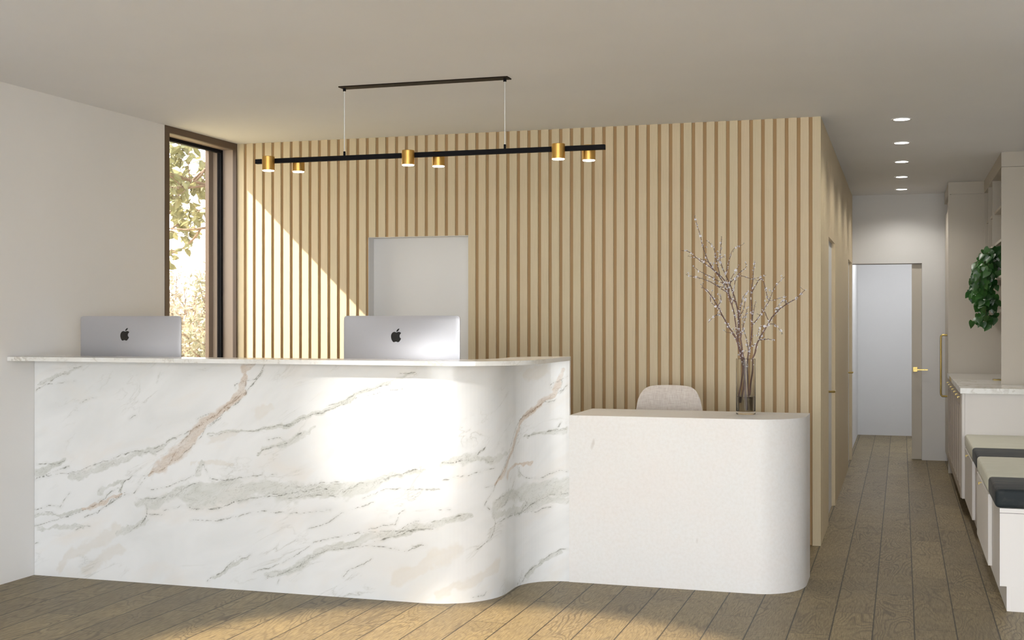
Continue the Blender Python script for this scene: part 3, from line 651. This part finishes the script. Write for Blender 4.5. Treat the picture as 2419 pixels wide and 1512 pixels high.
# ------------------------------------------------------------------ linear pendant
pd = thing('pendant_light', 'long black bar pendant light with six brass lamp heads hanging over the counter', 'pendant light', (-2.51, 6.4, ZC))
obj('canopy', MB().box(-3.005, -2.015, 6.362, 6.438, ZC-.006, ZC), M['canopy'], pd)
obj('bar', MB().box(-3.54, -1.487, 6.387, 6.413, 2.346, 2.372, bev=.001), M['black'], pd)
for x in (-2.985, -2.040):
    obj('cable_grip', MB().cyl(x, 6.4, ZC-.022, ZC-.006, .0085, 16), M['black'], pd); obj('cable_grip', MB().cyl(x, 6.4, 2.372, 2.396, .0065, 16), M['black'], pd)
    obj('cable', MB().cyl(x, 6.4, 2.396, ZC-.022, .0028, 8), M['white'], pd)
for x, y in ((-3.434, 6.33), (-3.297, 6.47), (-2.580, 6.33), (-2.441, 6.47), (-1.728, 6.33), (-1.588, 6.47)):
    s_ = 1 if y > 6.4 else -1; y = 6.4 + s_*.051
    hd = MB(); r = .0355
    hd.lathe([(1e-5, 2.379), (r-.002, 2.379), (r, 2.377), (r, 2.300), (r-.004, 2.300), (r-.004, 2.306), (1e-5, 2.306)], x, y, 48)
    hd.box(x-.008, x+.008, y - s_*.038 if s_ > 0 else y+.030, y - s_*.030 if s_ > 0 else y+.038, 2.350, 2.368)
    ho = obj('lamp_head', hd, M['brass'], pd)
    df = obj('diffuser', MB().cyl(x, y, 2.296, 2.306, r-.003, 40, bev=.002), M['lampglow']); df.parent = ho
    ld = bpy.data.lights.new('lamp_head_light', 'SPOT'); ld.energy = 9; ld.color = (1, .86, .68); ld.spot_size = math.radians(125); ld.spot_blend = .8; ld.shadow_soft_size = .03
    lo = bpy.data.objects.new('lamp_head_light', ld); C.objects.link(lo); lo.location = (x, y, 2.29)
# ------------------------------------------------------------------ corridor downlights
words = ['nearest to the front', 'second from the front', 'middle one of the row', 'second from the end wall', 'closest to the end wall']
for i, y in enumerate((8.49, 9.62, 10.77, 11.91, 13.04)):
    t = thing('downlight', 'round white recessed corridor downlight, ' + words[i], 'downlight', (0, y, ZC), 'corridor downlights')
    obj('trim_ring', MB().lathe([(.050, ZC-.001), (.052, ZC-.004), (.064, ZC-.004), (.066, ZC-.0005)], 0, y, 40), M['white'], t)
    obj('diffuser', MB().cyl(0, y, ZC-.003, ZC-.0005, .051, 40), M['downglow'], t)
    ld = bpy.data.lights.new('downlight_light', 'SPOT'); ld.energy = 30; ld.color = (1, .95, .88); ld.spot_size = math.radians(140); ld.spot_blend = .7; ld.shadow_soft_size = .05
    lo = bpy.data.objects.new('downlight_light', ld); C.objects.link(lo); lo.location = (0, y, ZC-.01)
# ------------------------------------------------------------------ bench with cushions
BY = [6.662, 7.20, 8.25, 8.80, 9.80]
bn = thing('storage_bench', 'white built in storage bench along the right wall under four cushions', 'bench', (.8, 8.2, 0))
obj('carcass', MB().box(.467, XR-.003, 6.662, 9.798, .123, .511), M['benchwhite'], bn)
obj('end_panel', MB().box(.519, XR-.003, 6.660, 6.680, 0, .123), M['benchwhite'], bn)
obj('plinth', MB().box(.499, .519, 6.662, 9.798, 0, .123), M['benchwhite'], bn)
obj('top_rail', MB().box(.466, XR-.003, 6.6605, 6.662, .487, .489), M['dark'], bn)
def tab(mb, x, y, z, s=1):
    mb.tube([(x+.001, y, z), (x-.012*s, y, z+.002), (x-.020*s, y, z-.004), (x-.022*s, y, z-.012)], .0035*s, 6); return mb
for a, b, ky in ((7.203, 8.247, 7.79), (8.803, 9.797, 9.32)):
    d = obj('door', MB().box(.446, .466, a, b, .123, .509, bev=.001), M['benchwhite'], bn)
    k_ = obj('pull', MB().box(.434, .446, ky-.012, ky+.012, .497, .501).box(.428, .434, ky-.012, ky+.012, .488, .501), M['brass2']); k_.parent = d; k_.location = -Vector(bn.location)*0
lab = ['charcoal velvet bench cushion at the front end of the bench', 'pale sage velvet bench cushion between the two charcoal ones', 'charcoal velvet bench cushion between the two pale sage ones', 'pale sage velvet bench cushion against the marble topped cabinet']
for i in range(4):
    nv = i % 2 == 0; x0 = .446; a, b = BY[i]+.002, BY[i+1]-.002
    mb = MB().box(x0, XR-.005, a, b, .512, .606, bev=.020, seg=4)
    t = thing('bench_cushion', lab[i], 'cushion', (.78, (a+b)/2, .512), 'bench cushions')
    obj('cover', mb, M['navy' if nv else 'sage'], t, 60)
    e = .0195
    obj('piping', MB().tube([(x0+.006, a+.02, .6005), (x0+.006, b-.02, .6005)], .0014, 5).tube([(x0+.02, a+.006, .6005), (XR-.03, a+.006, .6005)], .0014, 5), M['navy' if nv else 'sage'], t)
# ------------------------------------------------------------------ base cabinet run with marble worktop
KY = 12.494
kb = thing('base_cabinet', 'beige base cabinet with framed doors under the marble worktop', 'cabinet', (.75, 11.1, 0))
obj('carcass', MB().box(.447, XR-.003, 9.802, KY, .128, .9055), M['cab'], kb)
obj('end_panel', MB().box(.447, XR-.003, 9.800, 9.802, .128, .9055), M['benchwhite'], kb)
obj('edge_panel', MB().box(.426, .446, 9.800, 9.822, .128, .9055), M['benchwhite'], kb)
obj('plinth', MB().box(.50, XR-.003, 9.83, KY, 0, .128), M['dark'], kb)
n = 7; pw = (KY - 9.824)/n
for i in range(n):
    a, b = 9.824 + i*pw + .0015, 9.824 + (i+1)*pw - .0015; z0, z1 = .130, .9035
    mb = MB().box(.436, .446, a, b, z0, z1)
    mb.box(.418, .436, a, a+.055, z0, z1); mb.box(.418, .436, b-.055, b, z0, z1); mb.box(.418, .436, a+.055, b-.055, z0, z0+.07); mb.box(.418, .436, a+.055, b-.055, z1-.09, z1)
    d = obj('door', mb, M['cabdoor'], kb)
    k_ = obj('pull', MB().box(.402, .420, (a+b)/2-.008, (a+b)/2+.008, .868, .872).box(.402, .406, (a+b)/2-.008, (a+b)/2+.008, .860, .868), M['brass2']); k_.parent = d
wt = thing('worktop', 'white veined marble worktop on the beige base cabinet', 'worktop', (.75, 11.1, .906))
obj('slab', MB().box(.413, XR-.003, 9.785, 11.17, .906, .947, bev=.0015), M['marble2'], wt)
obj('polished_slab', MB().box(.413, XR-.003, 11.1705, KY, .906, .947, bev=.0015), M['marble3'], wt)
# tall cabinet
tc = thing('tall_cabinet', 'tall beige cabinet at the far end of the corridor with a long brass pull', 'cabinet', (.75, 13.0, 0))
obj('carcass', MB().box(.446, XR-.003, 12.502, YE-.002, .10, ZC-.002), M['cab'], tc)
obj('side_panel', MB().box(.436, XR-.003, 12.496, 12.5015, 0, 2.635), M['cab'], tc)
obj('side_stile', MB().box(.421, .4355, 12.496, 12.530, 0, 2.640), M['cab'], tc)
obj('fascia', MB().box(.421, XR-.003, 12.4955, YE-.002, 2.640, ZC-.002), M['cab'], tc)
for i, (a, b) in enumerate(((12.533, 13.05), (13.053, YE-.004))):
    d = obj('door', MB().box(.428, .4455, a, b, .10, 2.52, bev=.002), M['cab'], tc)
    if i == 0:
        hh = obj('handle', MB().tube([(.429, 12.99, .700), (.382, 12.99, .700), (.371, 12.99, .712), (.369, 12.99, .73), (.369, 12.99, 1.27), (.371, 12.99, 1.291), (.382, 12.99, 1.302), (.429, 12.99, 1.302)], .0095, 12), M['brass2']); hh.parent = d
# shelf unit
su = thing('shelf_unit', 'beige open shelf unit above the marble worktop', 'shelves', (.93, 11.4, .947))
obj('end_panel', MB().box(.739, XR-.003, 10.378, 10.400, .9475, 2.637), M['cab'], su)
obj('fascia', MB().box(.739, XR-.003, 10.376, 12.4955, 2.640, ZC-.001), M['cab'], su)
obj('back_panel', MB().box(XR-.023, XR-.003, 10.4, 12.4955, .9475, 2.640), M['cab'], su)
for y in (11.43, 11.97): obj('divider', MB().box(.742, XR-.02, y-.010, y+.010, 1.515, 2.640), M['cab'], su)
obj('divider', MB().box(.742, XR-.02, 12.475, 12.4955, 1.515, 2.640), M['cab'], su)
for z in (2.350, 2.080, 1.790, 1.515):
    for a, b in ((10.4, 11.42), (11.44, 11.96), (11.98, 12.475)): obj('shelf', MB().box(.760, XR-.02, a, b, z, z+.022), M['cab'], su)
tr_ = MB().box(.728, .860, 11.10, 11.22, .9475, .955, bev=.002)
tag(obj('tray', tr_, M['brass2']), 'small flat dark brass tray lying on the marble worktop', 'tray')
# ------------------------------------------------------------------ trailing plant
pl = thing('trailing_plant', 'green trailing plant with heart shaped leaves hanging from the open shelf', 'plant', (.80, 11.12, 1.812))
obj('pot', MB().lathe([(1e-5, 1.812), (.05, 1.812), (.068, 1.84), (.072, 1.93), (.066, 1.955), (.060, 1.952), (.062, 1.92), (1e-5, 1.915)], .822, 11.12, 32), M['pot'], pl)
obj('soil', MB().cyl(.822, 11.12, 1.915, 1.925, .061, 24), M['soil'], pl)
rr = random.Random(5); vines = MB(); lv = MB()
def heart(mb, p, d, nrm, s):
    d = Vector(d).normalized(); nrm = Vector(nrm); nrm = (nrm - d*nrm.dot(d)).normalized(); a = d.cross(nrm)
    pts = [(0,0),(.34,-.12),(.50,.12),(.46,.42),(.28,.74),(0,1.12),(-.28,.74),(-.46,.42),(-.50,.12),(-.34,-.12)]
    vs = []
    for u, v in pts:
        lift = .16*abs(u) - .10*v*v
        vs.append(Vector(p) + a*u*s + d*v*s + nrm*lift*s)
    vs.append(Vector(p) + d*.45*s - nrm*.02*s); c = len(vs)-1; m_ = len(pts)
    mb.add(vs, [(i, (i+1) % m_, c) for i in range(m_)], 0, True)
def leaf_on(p, s=None, out=(-.6, -1, 0)):
    s = s or rr.uniform(.038, .062)
    d = Vector((rr.uniform(-.9, .5), rr.uniform(-.6, .3), -rr.uniform(.5, 1.3)))
    nn = Vector((rr.uniform(-.9, .3), -1, rr.uniform(-.1, .9)))
    q = Vector(p) + Vector((rr.uniform(-.03, .03), rr.uniform(-.04, .03), rr.uniform(-.01, .02)))
    vines.tube([p, q], .0011, 4); heart(lv, q, d, nn, s)
strands = [(.655, 1.50), (.64, 1.44), (.62, 1.56), (.67, 1.42), (.70, 1.46), (.60, 1.62), (.69, 1.55), (.66, 1.48), (.63, 1.60), (.575, 1.66), (.585, 1.74), (.72, 1.50), (.645, 1.52), (.61, 1.45)]
for i, (x1, zb) in enumerate(strands):
    y1 = 11.02 + rr.uniform(-.07, .09); P = [Vector((.81, 11.12 + rr.uniform(-.03, .03), 1.925))]
    top = rr.uniform(1.97, 2.03); P.append(Vector((.76, 11.08, top))); P.append(Vector(((x1+.74)/2, y1+.03, top-.01))); P.append(Vector((x1+.01, y1, top-.08)))
    z = top - .13; x = x1
    while z > zb:
        x += rr.uniform(-.012, .012); P.append(Vector((x, y1 + rr.uniform(-.012, .012), z))); z -= .035
    P.append(Vector((x + rr.uniform(-.03, .03), y1, zb)))
    vines.tube(P, .0016, 5)
    for p in P[1:]:
        for _ in range(2 if p.z > 1.58 else 1): leaf_on(p)
for _ in range(46):
    leaf_on((rr.uniform(.62, .82), 11.02 + rr.uniform(-.06, .1), rr.uniform(1.86, 2.05)))
for p in ((.56, 11.05, 1.70), (.545, 11.05, 1.69), (.59, 11.03, 1.45), (.60, 11.03, 1.47), (.72, 11.03, 1.44), (.70, 11.0, 1.47), (.735, 11.0, 1.47), (.745, 11.02, 1.62), (.74, 11.0, 1.66), (.735, 11.0, 1.87), (.745, 10.98, 1.86)): leaf_on(p, .06)
obj('vines', vines, M['vine'], pl); lo_ = obj('leaves', lv, M['pothos'], pl, 80); lo_['kind'] = 'stuff'
# ------------------------------------------------------------------ glass vase with blossom branches
vx, vy = -.832, 7.045
vs_ = thing('glass_vase', 'tall clear glass cylinder vase with a little water at its bottom on the low desk', 'vase', (vx, vy, .923))
obj('glass', MB().lathe([(1e-5, .9232), (.052, .9232), (.054, .926), (.054, 1.232), (.0525, 1.2335), (.0508, 1.232), (.0508, .945), (.048, .941), (1e-5, .941)], vx, vy, 56), M['glass'], vs_)
obj('water', MB().lathe([(1e-5, .9415), (.0475, .9415), (.0503, .9455), (.0503, 1.022), (1e-5, 1.022)], vx, vy, 48), M['water'], vs_)
rb = random.Random(9)
def smooth_path(P, n=5):
    P = [Vector(p)/1000 for p in P]; out = []
    for i in range(len(P)-1):
        a = P[max(i-1, 0)]; b = P[i]; c = P[i+1]; d = P[min(i+2, len(P)-1)]
        for k in range(n):
            t = k/n; out.append(.5*((2*b) + (c-a)*t + (2*a-5*b+4*c-d)*t*t + (3*b-a-3*c+d)*t**3) + Vector((rb.uniform(-1,1), rb.uniform(-1,1), rb.uniform(-1,1)))*.0014)
    out.append(P[-1]); return out
blab = ['blossom branch with the highest tip in the vase', 'blossom branch reaching furthest left at the top of the bunch', 'upright blossom branch left of the middle of the bunch', 'straight blossom branch rising in the middle above the vase', 'blossom branch arching furthest to the right', 'blossom branch leaning low to the left']
def ball(mb, c, r, mi=0):
    ps = [(1,0,0),(-1,0,0),(0,1,0),(0,-1,0),(0,0,1),(0,0,-1)]
    q = Euler((rb.uniform(0,3), rb.uniform(0,3), 0)).to_matrix()
    mb.add([Vector(c) + (q @ Vector(p))*r for p in ps], [(0,2,4),(2,1,4),(1,3,4),(3,0,4),(2,0,5),(1,2,5),(3,1,5),(0,3,5)], mi, True)
def bloom(mb, c, r):
    q = Euler((rb.uniform(0,6), rb.uniform(0,6), rb.uniform(0,6))).to_matrix(); vs = []; fs = []
    for k in range(5):
        t = 2*PI*k/5; i0 = len(vs)
        for a_, rr_, h in ((0,0,0), (-.45,.7,.25), (0,1.0,.35), (.45,.7,.25)):
            vs.append(Vector(c) + (q @ Vector((math.cos(t+a_)*rr_, math.sin(t+a_)*rr_, h)))*r)
        fs.append((i0, i0+1, i0+2, i0+3))
    mb.add(vs, fs, 0, True)
for i, st in enumerate(STEMS):
    bark = MB(); fl = MB(); bd = MB(); P = smooth_path(st)
    for j, p in enumerate(P):     # keep the part inside the vase inside its wall
        if p.z < 1.25:
            d = Vector((p.x-vx, p.y-vy, 0)); L = .043
            if d.length > L: d = d.normalized()*L
            p.x, p.y = vx + d.x, vy + d.y; p.z = max(p.z, .950)
    n_ = len(P); bark.tube(P, [.0046*(1-k/n_)**.8 + .0009 for k in range(n_)], 6)
    paths = [P] + [smooth_path(t_[1]) for t_ in TWIGS if t_[0] == i]
    for q in paths[1:]:
        near_ = min(P, key=lambda a: (a-q[0]).length); q.insert(0, near_.copy())
        for j in range(3): q[j+1] = near_.lerp(q[j+1], (j+1)/4)
        m_ = len(q); bark.tube(q, [.0020*(1-k/m_) + .0007 for k in range(m_)], 5)
    for q in paths:
        L_ = 0
        for a, b in zip(q, q[1:]):
            if b.z < 1.20: continue
            dens = 95*(b-a).length
            for _ in range(int(dens) + (rb.random() < dens % 1)):
                o_ = Vector((rb.gauss(0,1), rb.gauss(0,1), rb.gauss(0,1))).normalized(); p = a.lerp(b, rb.random()) + o_*.004
                k = rb.random()
                if k < .30: bloom(fl, p, rb.uniform(.0060, .0105)); ball(fl, p, .0038)
                elif k < .62: ball(fl, p, rb.uniform(.0028, .0048))
                else: ball(bd, p + o_*.002, rb.uniform(.0018, .0034))
            if rb.random() < .10:
                e = b + Vector((rb.uniform(-1,1), rb.uniform(-1,1), rb.uniform(.2,1))).normalized()*rb.uniform(.015, .035); bark.tube([b, e], .0008, 4)
                bloom(fl, e, .0065); ball(bd, e, .003)
    t = obj('blossom_branch', bark, M['twig']); tag(t, blab[i] , 'branch', 'blossom branches in the glass vase')
    a_ = obj('blossoms', fl, M['blossom']); a_.parent = t; a_['kind'] = 'stuff'
    b_ = obj('buds', bd, M['bud']); b_.parent = t; b_['kind'] = 'stuff'
# ------------------------------------------------------------------ outside
struct('ground', MB().box(-60, 8, -20, 75, -.35, -.15), M['ground'])
struct('wall_outside', MB().box(-4.93, -4.80, YW+.3, 16.6, -.15, 3.0), M['render'])
rt = random.Random(21)
def lf(mb, p, s, droop=0, long=2.0):
    d = Vector((rt.gauss(0,1), rt.gauss(0,1), rt.gauss(0,.7)-droop)).normalized(); nn = Vector((rt.gauss(0,1), rt.gauss(0,1), rt.gauss(0,1)+.6))
    nn = (nn - d*nn.dot(d)).normalized(); a = d.cross(nn); w_ = s/long
    mb.add([p, p + d*s*.35 + a*w_*.5 + nn*s*.06, p + d*s*.75 + a*w_*.4 + nn*s*.03, p + d*s*1.05 - nn*s*.1, p + d*s*.75 - a*w_*.4 + nn*s*.03, p + d*s*.35 - a*w_*.5 + nn*s*.06, p + d*s*.6 - nn*s*.02],
           [(0,1,6),(1,2,6),(2,3,6),(3,4,6),(4,5,6),(5,0,6)], 0, False)
tt = thing('tree', 'leafy tree close to the window, its branches hanging into the upper pane', 'tree', (-6.0, 11.6, -.15))
bk = MB(); lf_ = MB()
bk.tube([(-6.0, 11.6, -.15), (-5.98, 11.62, 1.5), (-6.05, 11.6, 2.6), (-6.1, 11.62, 4.6)], [.14, .12, .10, .07], 10)
def limb(a, dirv, L, r, lvl):
    P = [Vector(a)]; d = Vector(dirv).normalized(); n_ = 9
    for i in range(n_):
        d = (d + Vector((rt.gauss(0,.16), rt.gauss(0,.16), rt.gauss(0,.14)))).normalized(); P.append(P[-1] + d*L/n_)
    bk.tube(P, [r*(1-.8*i/n_) for i in range(n_+1)], 6)
    if lvl < 2:
        for _ in range(5 if lvl == 0 else 4):
            i = rt.randint(2, n_-1); e = (d + Vector((rt.gauss(0,.7), rt.gauss(0,.7), rt.gauss(0,.6)))).normalized(); limb(P[i], e, L*rt.uniform(.35, .6), r*.5, lvl+1)
    for i in range(3, n_+1):
        for _ in range(2 if lvl else 1):
            lf_q = P[i] + Vector((rt.gauss(0,.03), rt.gauss(0,.03), rt.gauss(0,.03))); lf(lf_, lf_q, rt.uniform(.07, .13), .5, 1.7)
for z, dz, L in ((2.55,.02,1.4), (2.8,.05,1.5), (3.0,.1,1.5), (3.3,.05,1.5), (3.6,.1,1.5)):
    limb((-6.07, 11.61, z), (-1, rt.uniform(-.35, .5), dz), L, .028, 0)
for z in (3.3, 3.9, 4.4): limb((-6.08, 11.61, z), (rt.uniform(0, .6), 1, .4), 1.3, .03, 0)
obj('trunk', bk, M['bark'], tt); o = obj('leaves', lf_, M['treeleaf'], tt); o['kind'] = 'stuff'
def shrub(x, y, h, rad, leafmat, label, n=5200, s=.10):
    t = thing('shrub', label, 'shrub', (x, y, -.15), 'shrubs and small trees outside the window')
    b_ = MB(); l_ = MB(); tips = []
    for i in range(16):
        a = rt.uniform(0, 2*PI); q = rt.random()**.5*rad; top = Vector((x + math.cos(a)*q, y + math.sin(a)*q, h*rt.uniform(.45, 1) - .15)); base = Vector((x + math.cos(a)*q*.15, y + math.sin(a)*q*.15, -.15))
        mid = base.lerp(top, .5) + Vector((rt.gauss(0,.12), rt.gauss(0,.12), 0)); P = [base, mid, top]; b_.tube(P, [.05, .03, .008], 5)
        for _ in range(9):
            k = rt.uniform(.3, 1); st_ = base.lerp(mid, k*2) if k < .5 else mid.lerp(top, k*2-1)
            e = st_ + Vector((rt.gauss(0,1), rt.gauss(0,1), rt.gauss(0,.8))).normalized()*rt.uniform(.25, .7)*rad*.6; b_.tube([st_, e], [.012, .004], 4); tips.append((st_, e))
    for _ in range(n):
        a, b = rt.choice(tips); p = a.lerp(b, rt.uniform(.3, 1.1)) + Vector((rt.gauss(0,.09), rt.gauss(0,.09), rt.gauss(0,.09)))
        if p.z > -.1: lf(l_, p, s*rt.uniform(.6, 1.3))
    obj('stems', b_, M['bark'], t); o = obj('leaves', l_, leafmat, t); o['kind'] = 'stuff'
# seen through the pane, from nearer right to farther left
shrub(-10.6, 18.6, 2.15, 1.3, M['autumn2'], 'green shrub low behind the right edge of the window')
shrub(-13.4, 21.5, 2.3, 1.6, M['autumn'], 'golden shrub low behind the left edge of the window')
shrub(-14.6, 26.5, 2.5, 1.9, M['autumn'], 'taller golden shrub behind the others in the middle of the window')
shrub(-17.8, 28.0, 3.0, 1.5, M['autumn'], 'slim golden tree rising above the shrubs at the left edge of the window', 4200)
shrub(-12.6, 24.0, 2.0, 1.7, M['autumn2'], 'wide green shrub low in the middle of the window')
# ------------------------------------------------------------------ light
def sun(name, d, e, ang, col):
    l = bpy.data.lights.new(name, 'SUN'); l.energy = e; l.angle = math.radians(ang); l.color = col
    o = bpy.data.objects.new(name, l); C.objects.link(o); o.rotation_euler = Vector(d).to_track_quat('-Z', 'Y').to_euler(); o.location = (-12, 4, 9)
def area(name, loc, d, sx, sy, e, col, spread=180):
    l = bpy.data.lights.new(name, 'AREA'); l.shape = 'RECTANGLE'; l.size = sx; l.size_y = sy; l.energy = e; l.color = col; l.spread = math.radians(spread)
    o = bpy.data.objects.new(name, l); C.objects.link(o); o.location = loc; o.rotation_euler = Vector(d).to_track_quat('-Z', 'Y').to_euler(); return o
def spot(name, loc, tgt, e, size, blend, soft, col):
    l = bpy.data.lights.new(name, 'SPOT'); l.energy = e; l.spot_size = math.radians(size); l.spot_blend = blend; l.shadow_soft_size = soft; l.color = col
    o = bpy.data.objects.new(name, l); C.objects.link(o); o.location = loc; o.rotation_euler = (Vector(tgt)-Vector(loc)).to_track_quat('-Z', 'Y').to_euler()
sun('sun', (1, .27, -.979), 30, .6, (1, .91, .78))
area('daylight_front', (.2, -2.9, 1.35), (-.15, 1, .42), 6.4, 2.4, 245, (.85, .925, 1))
spot('added_spot_counter', (-1.9, 1.3, 2.7), (-2.52, 5.96, .93), 600, 13, .9, .04, (1, .96, .90))  # added lamp without a fixture, makes the bright patch on the marble
spot('added_spot_floor', (-1.75, 4.15, 2.72), (-1.75, 4.42, 0), 820, 62, .25, .04, (1, .82, .58))  # added lamp overhead, stands in for the warm sun patch on the floor
struct('added_light_frame', MB().box(-2.42, 1.22, .58, .6, 2.73, ZC-.001).box(-2.42, 1.22, 2.8, 2.82, 2.73, ZC-.001).box(-2.42, -2.4, .6, 2.8, 2.73, ZC-.001).box(1.2, 1.22, .6, 2.8, 2.73, ZC-.001), M['white'])  # unseen frame added at the ceiling to dress the fill lamp
area('added_fill_light', (-.6, 1.7, 2.74), (0, 0, -1), 3.6, 2.2, 66, (.88, .94, 1))  # added fill lamp out of view, lifts the floor and its bounce
area('far_room_light', (.2, 15.0, 2.7), (0, 0, -1), .5, .5, 22, (.96, .98, 1))
wd = bpy.data.worlds.new('sky'); bpy.context.scene.world = wd; wd.use_nodes = True
bg = wd.node_tree.nodes['Background']; bg.inputs[0].default_value = (1, .985, .96, 1); bg.inputs[1].default_value = 5.0
# ------------------------------------------------------------------ camera
cam = bpy.data.cameras.new('camera'); cam.sensor_width = 36; cam.lens = 36*2946/2419; cam.clip_start = .05; cam.clip_end = 300
co_ = bpy.data.objects.new('camera', cam); C.objects.link(co_); co_.location = (0, 0, 1.45); co_.rotation_euler = (PI/2, 0, math.atan2(920.5, 2946))
bpy.context.scene.camera = co_
vs = bpy.context.scene.view_settings; vs.view_transform = 'Standard'; vs.look = 'None'; vs.exposure = .13; vs.gamma = 1; vs.use_curve_mapping = False
bpy.context.scene.cycles.use_light_tree = False; bpy.context.scene.cycles.max_bounces = 6; bpy.context.scene.cycles.diffuse_bounces = 3; bpy.context.scene.cycles.transmission_bounces = 6; bpy.context.scene.cycles.transparent_max_bounces = 8; bpy.context.scene.cycles.sample_clamp_indirect = 6; bpy.context.scene.cycles.glossy_bounces = 2
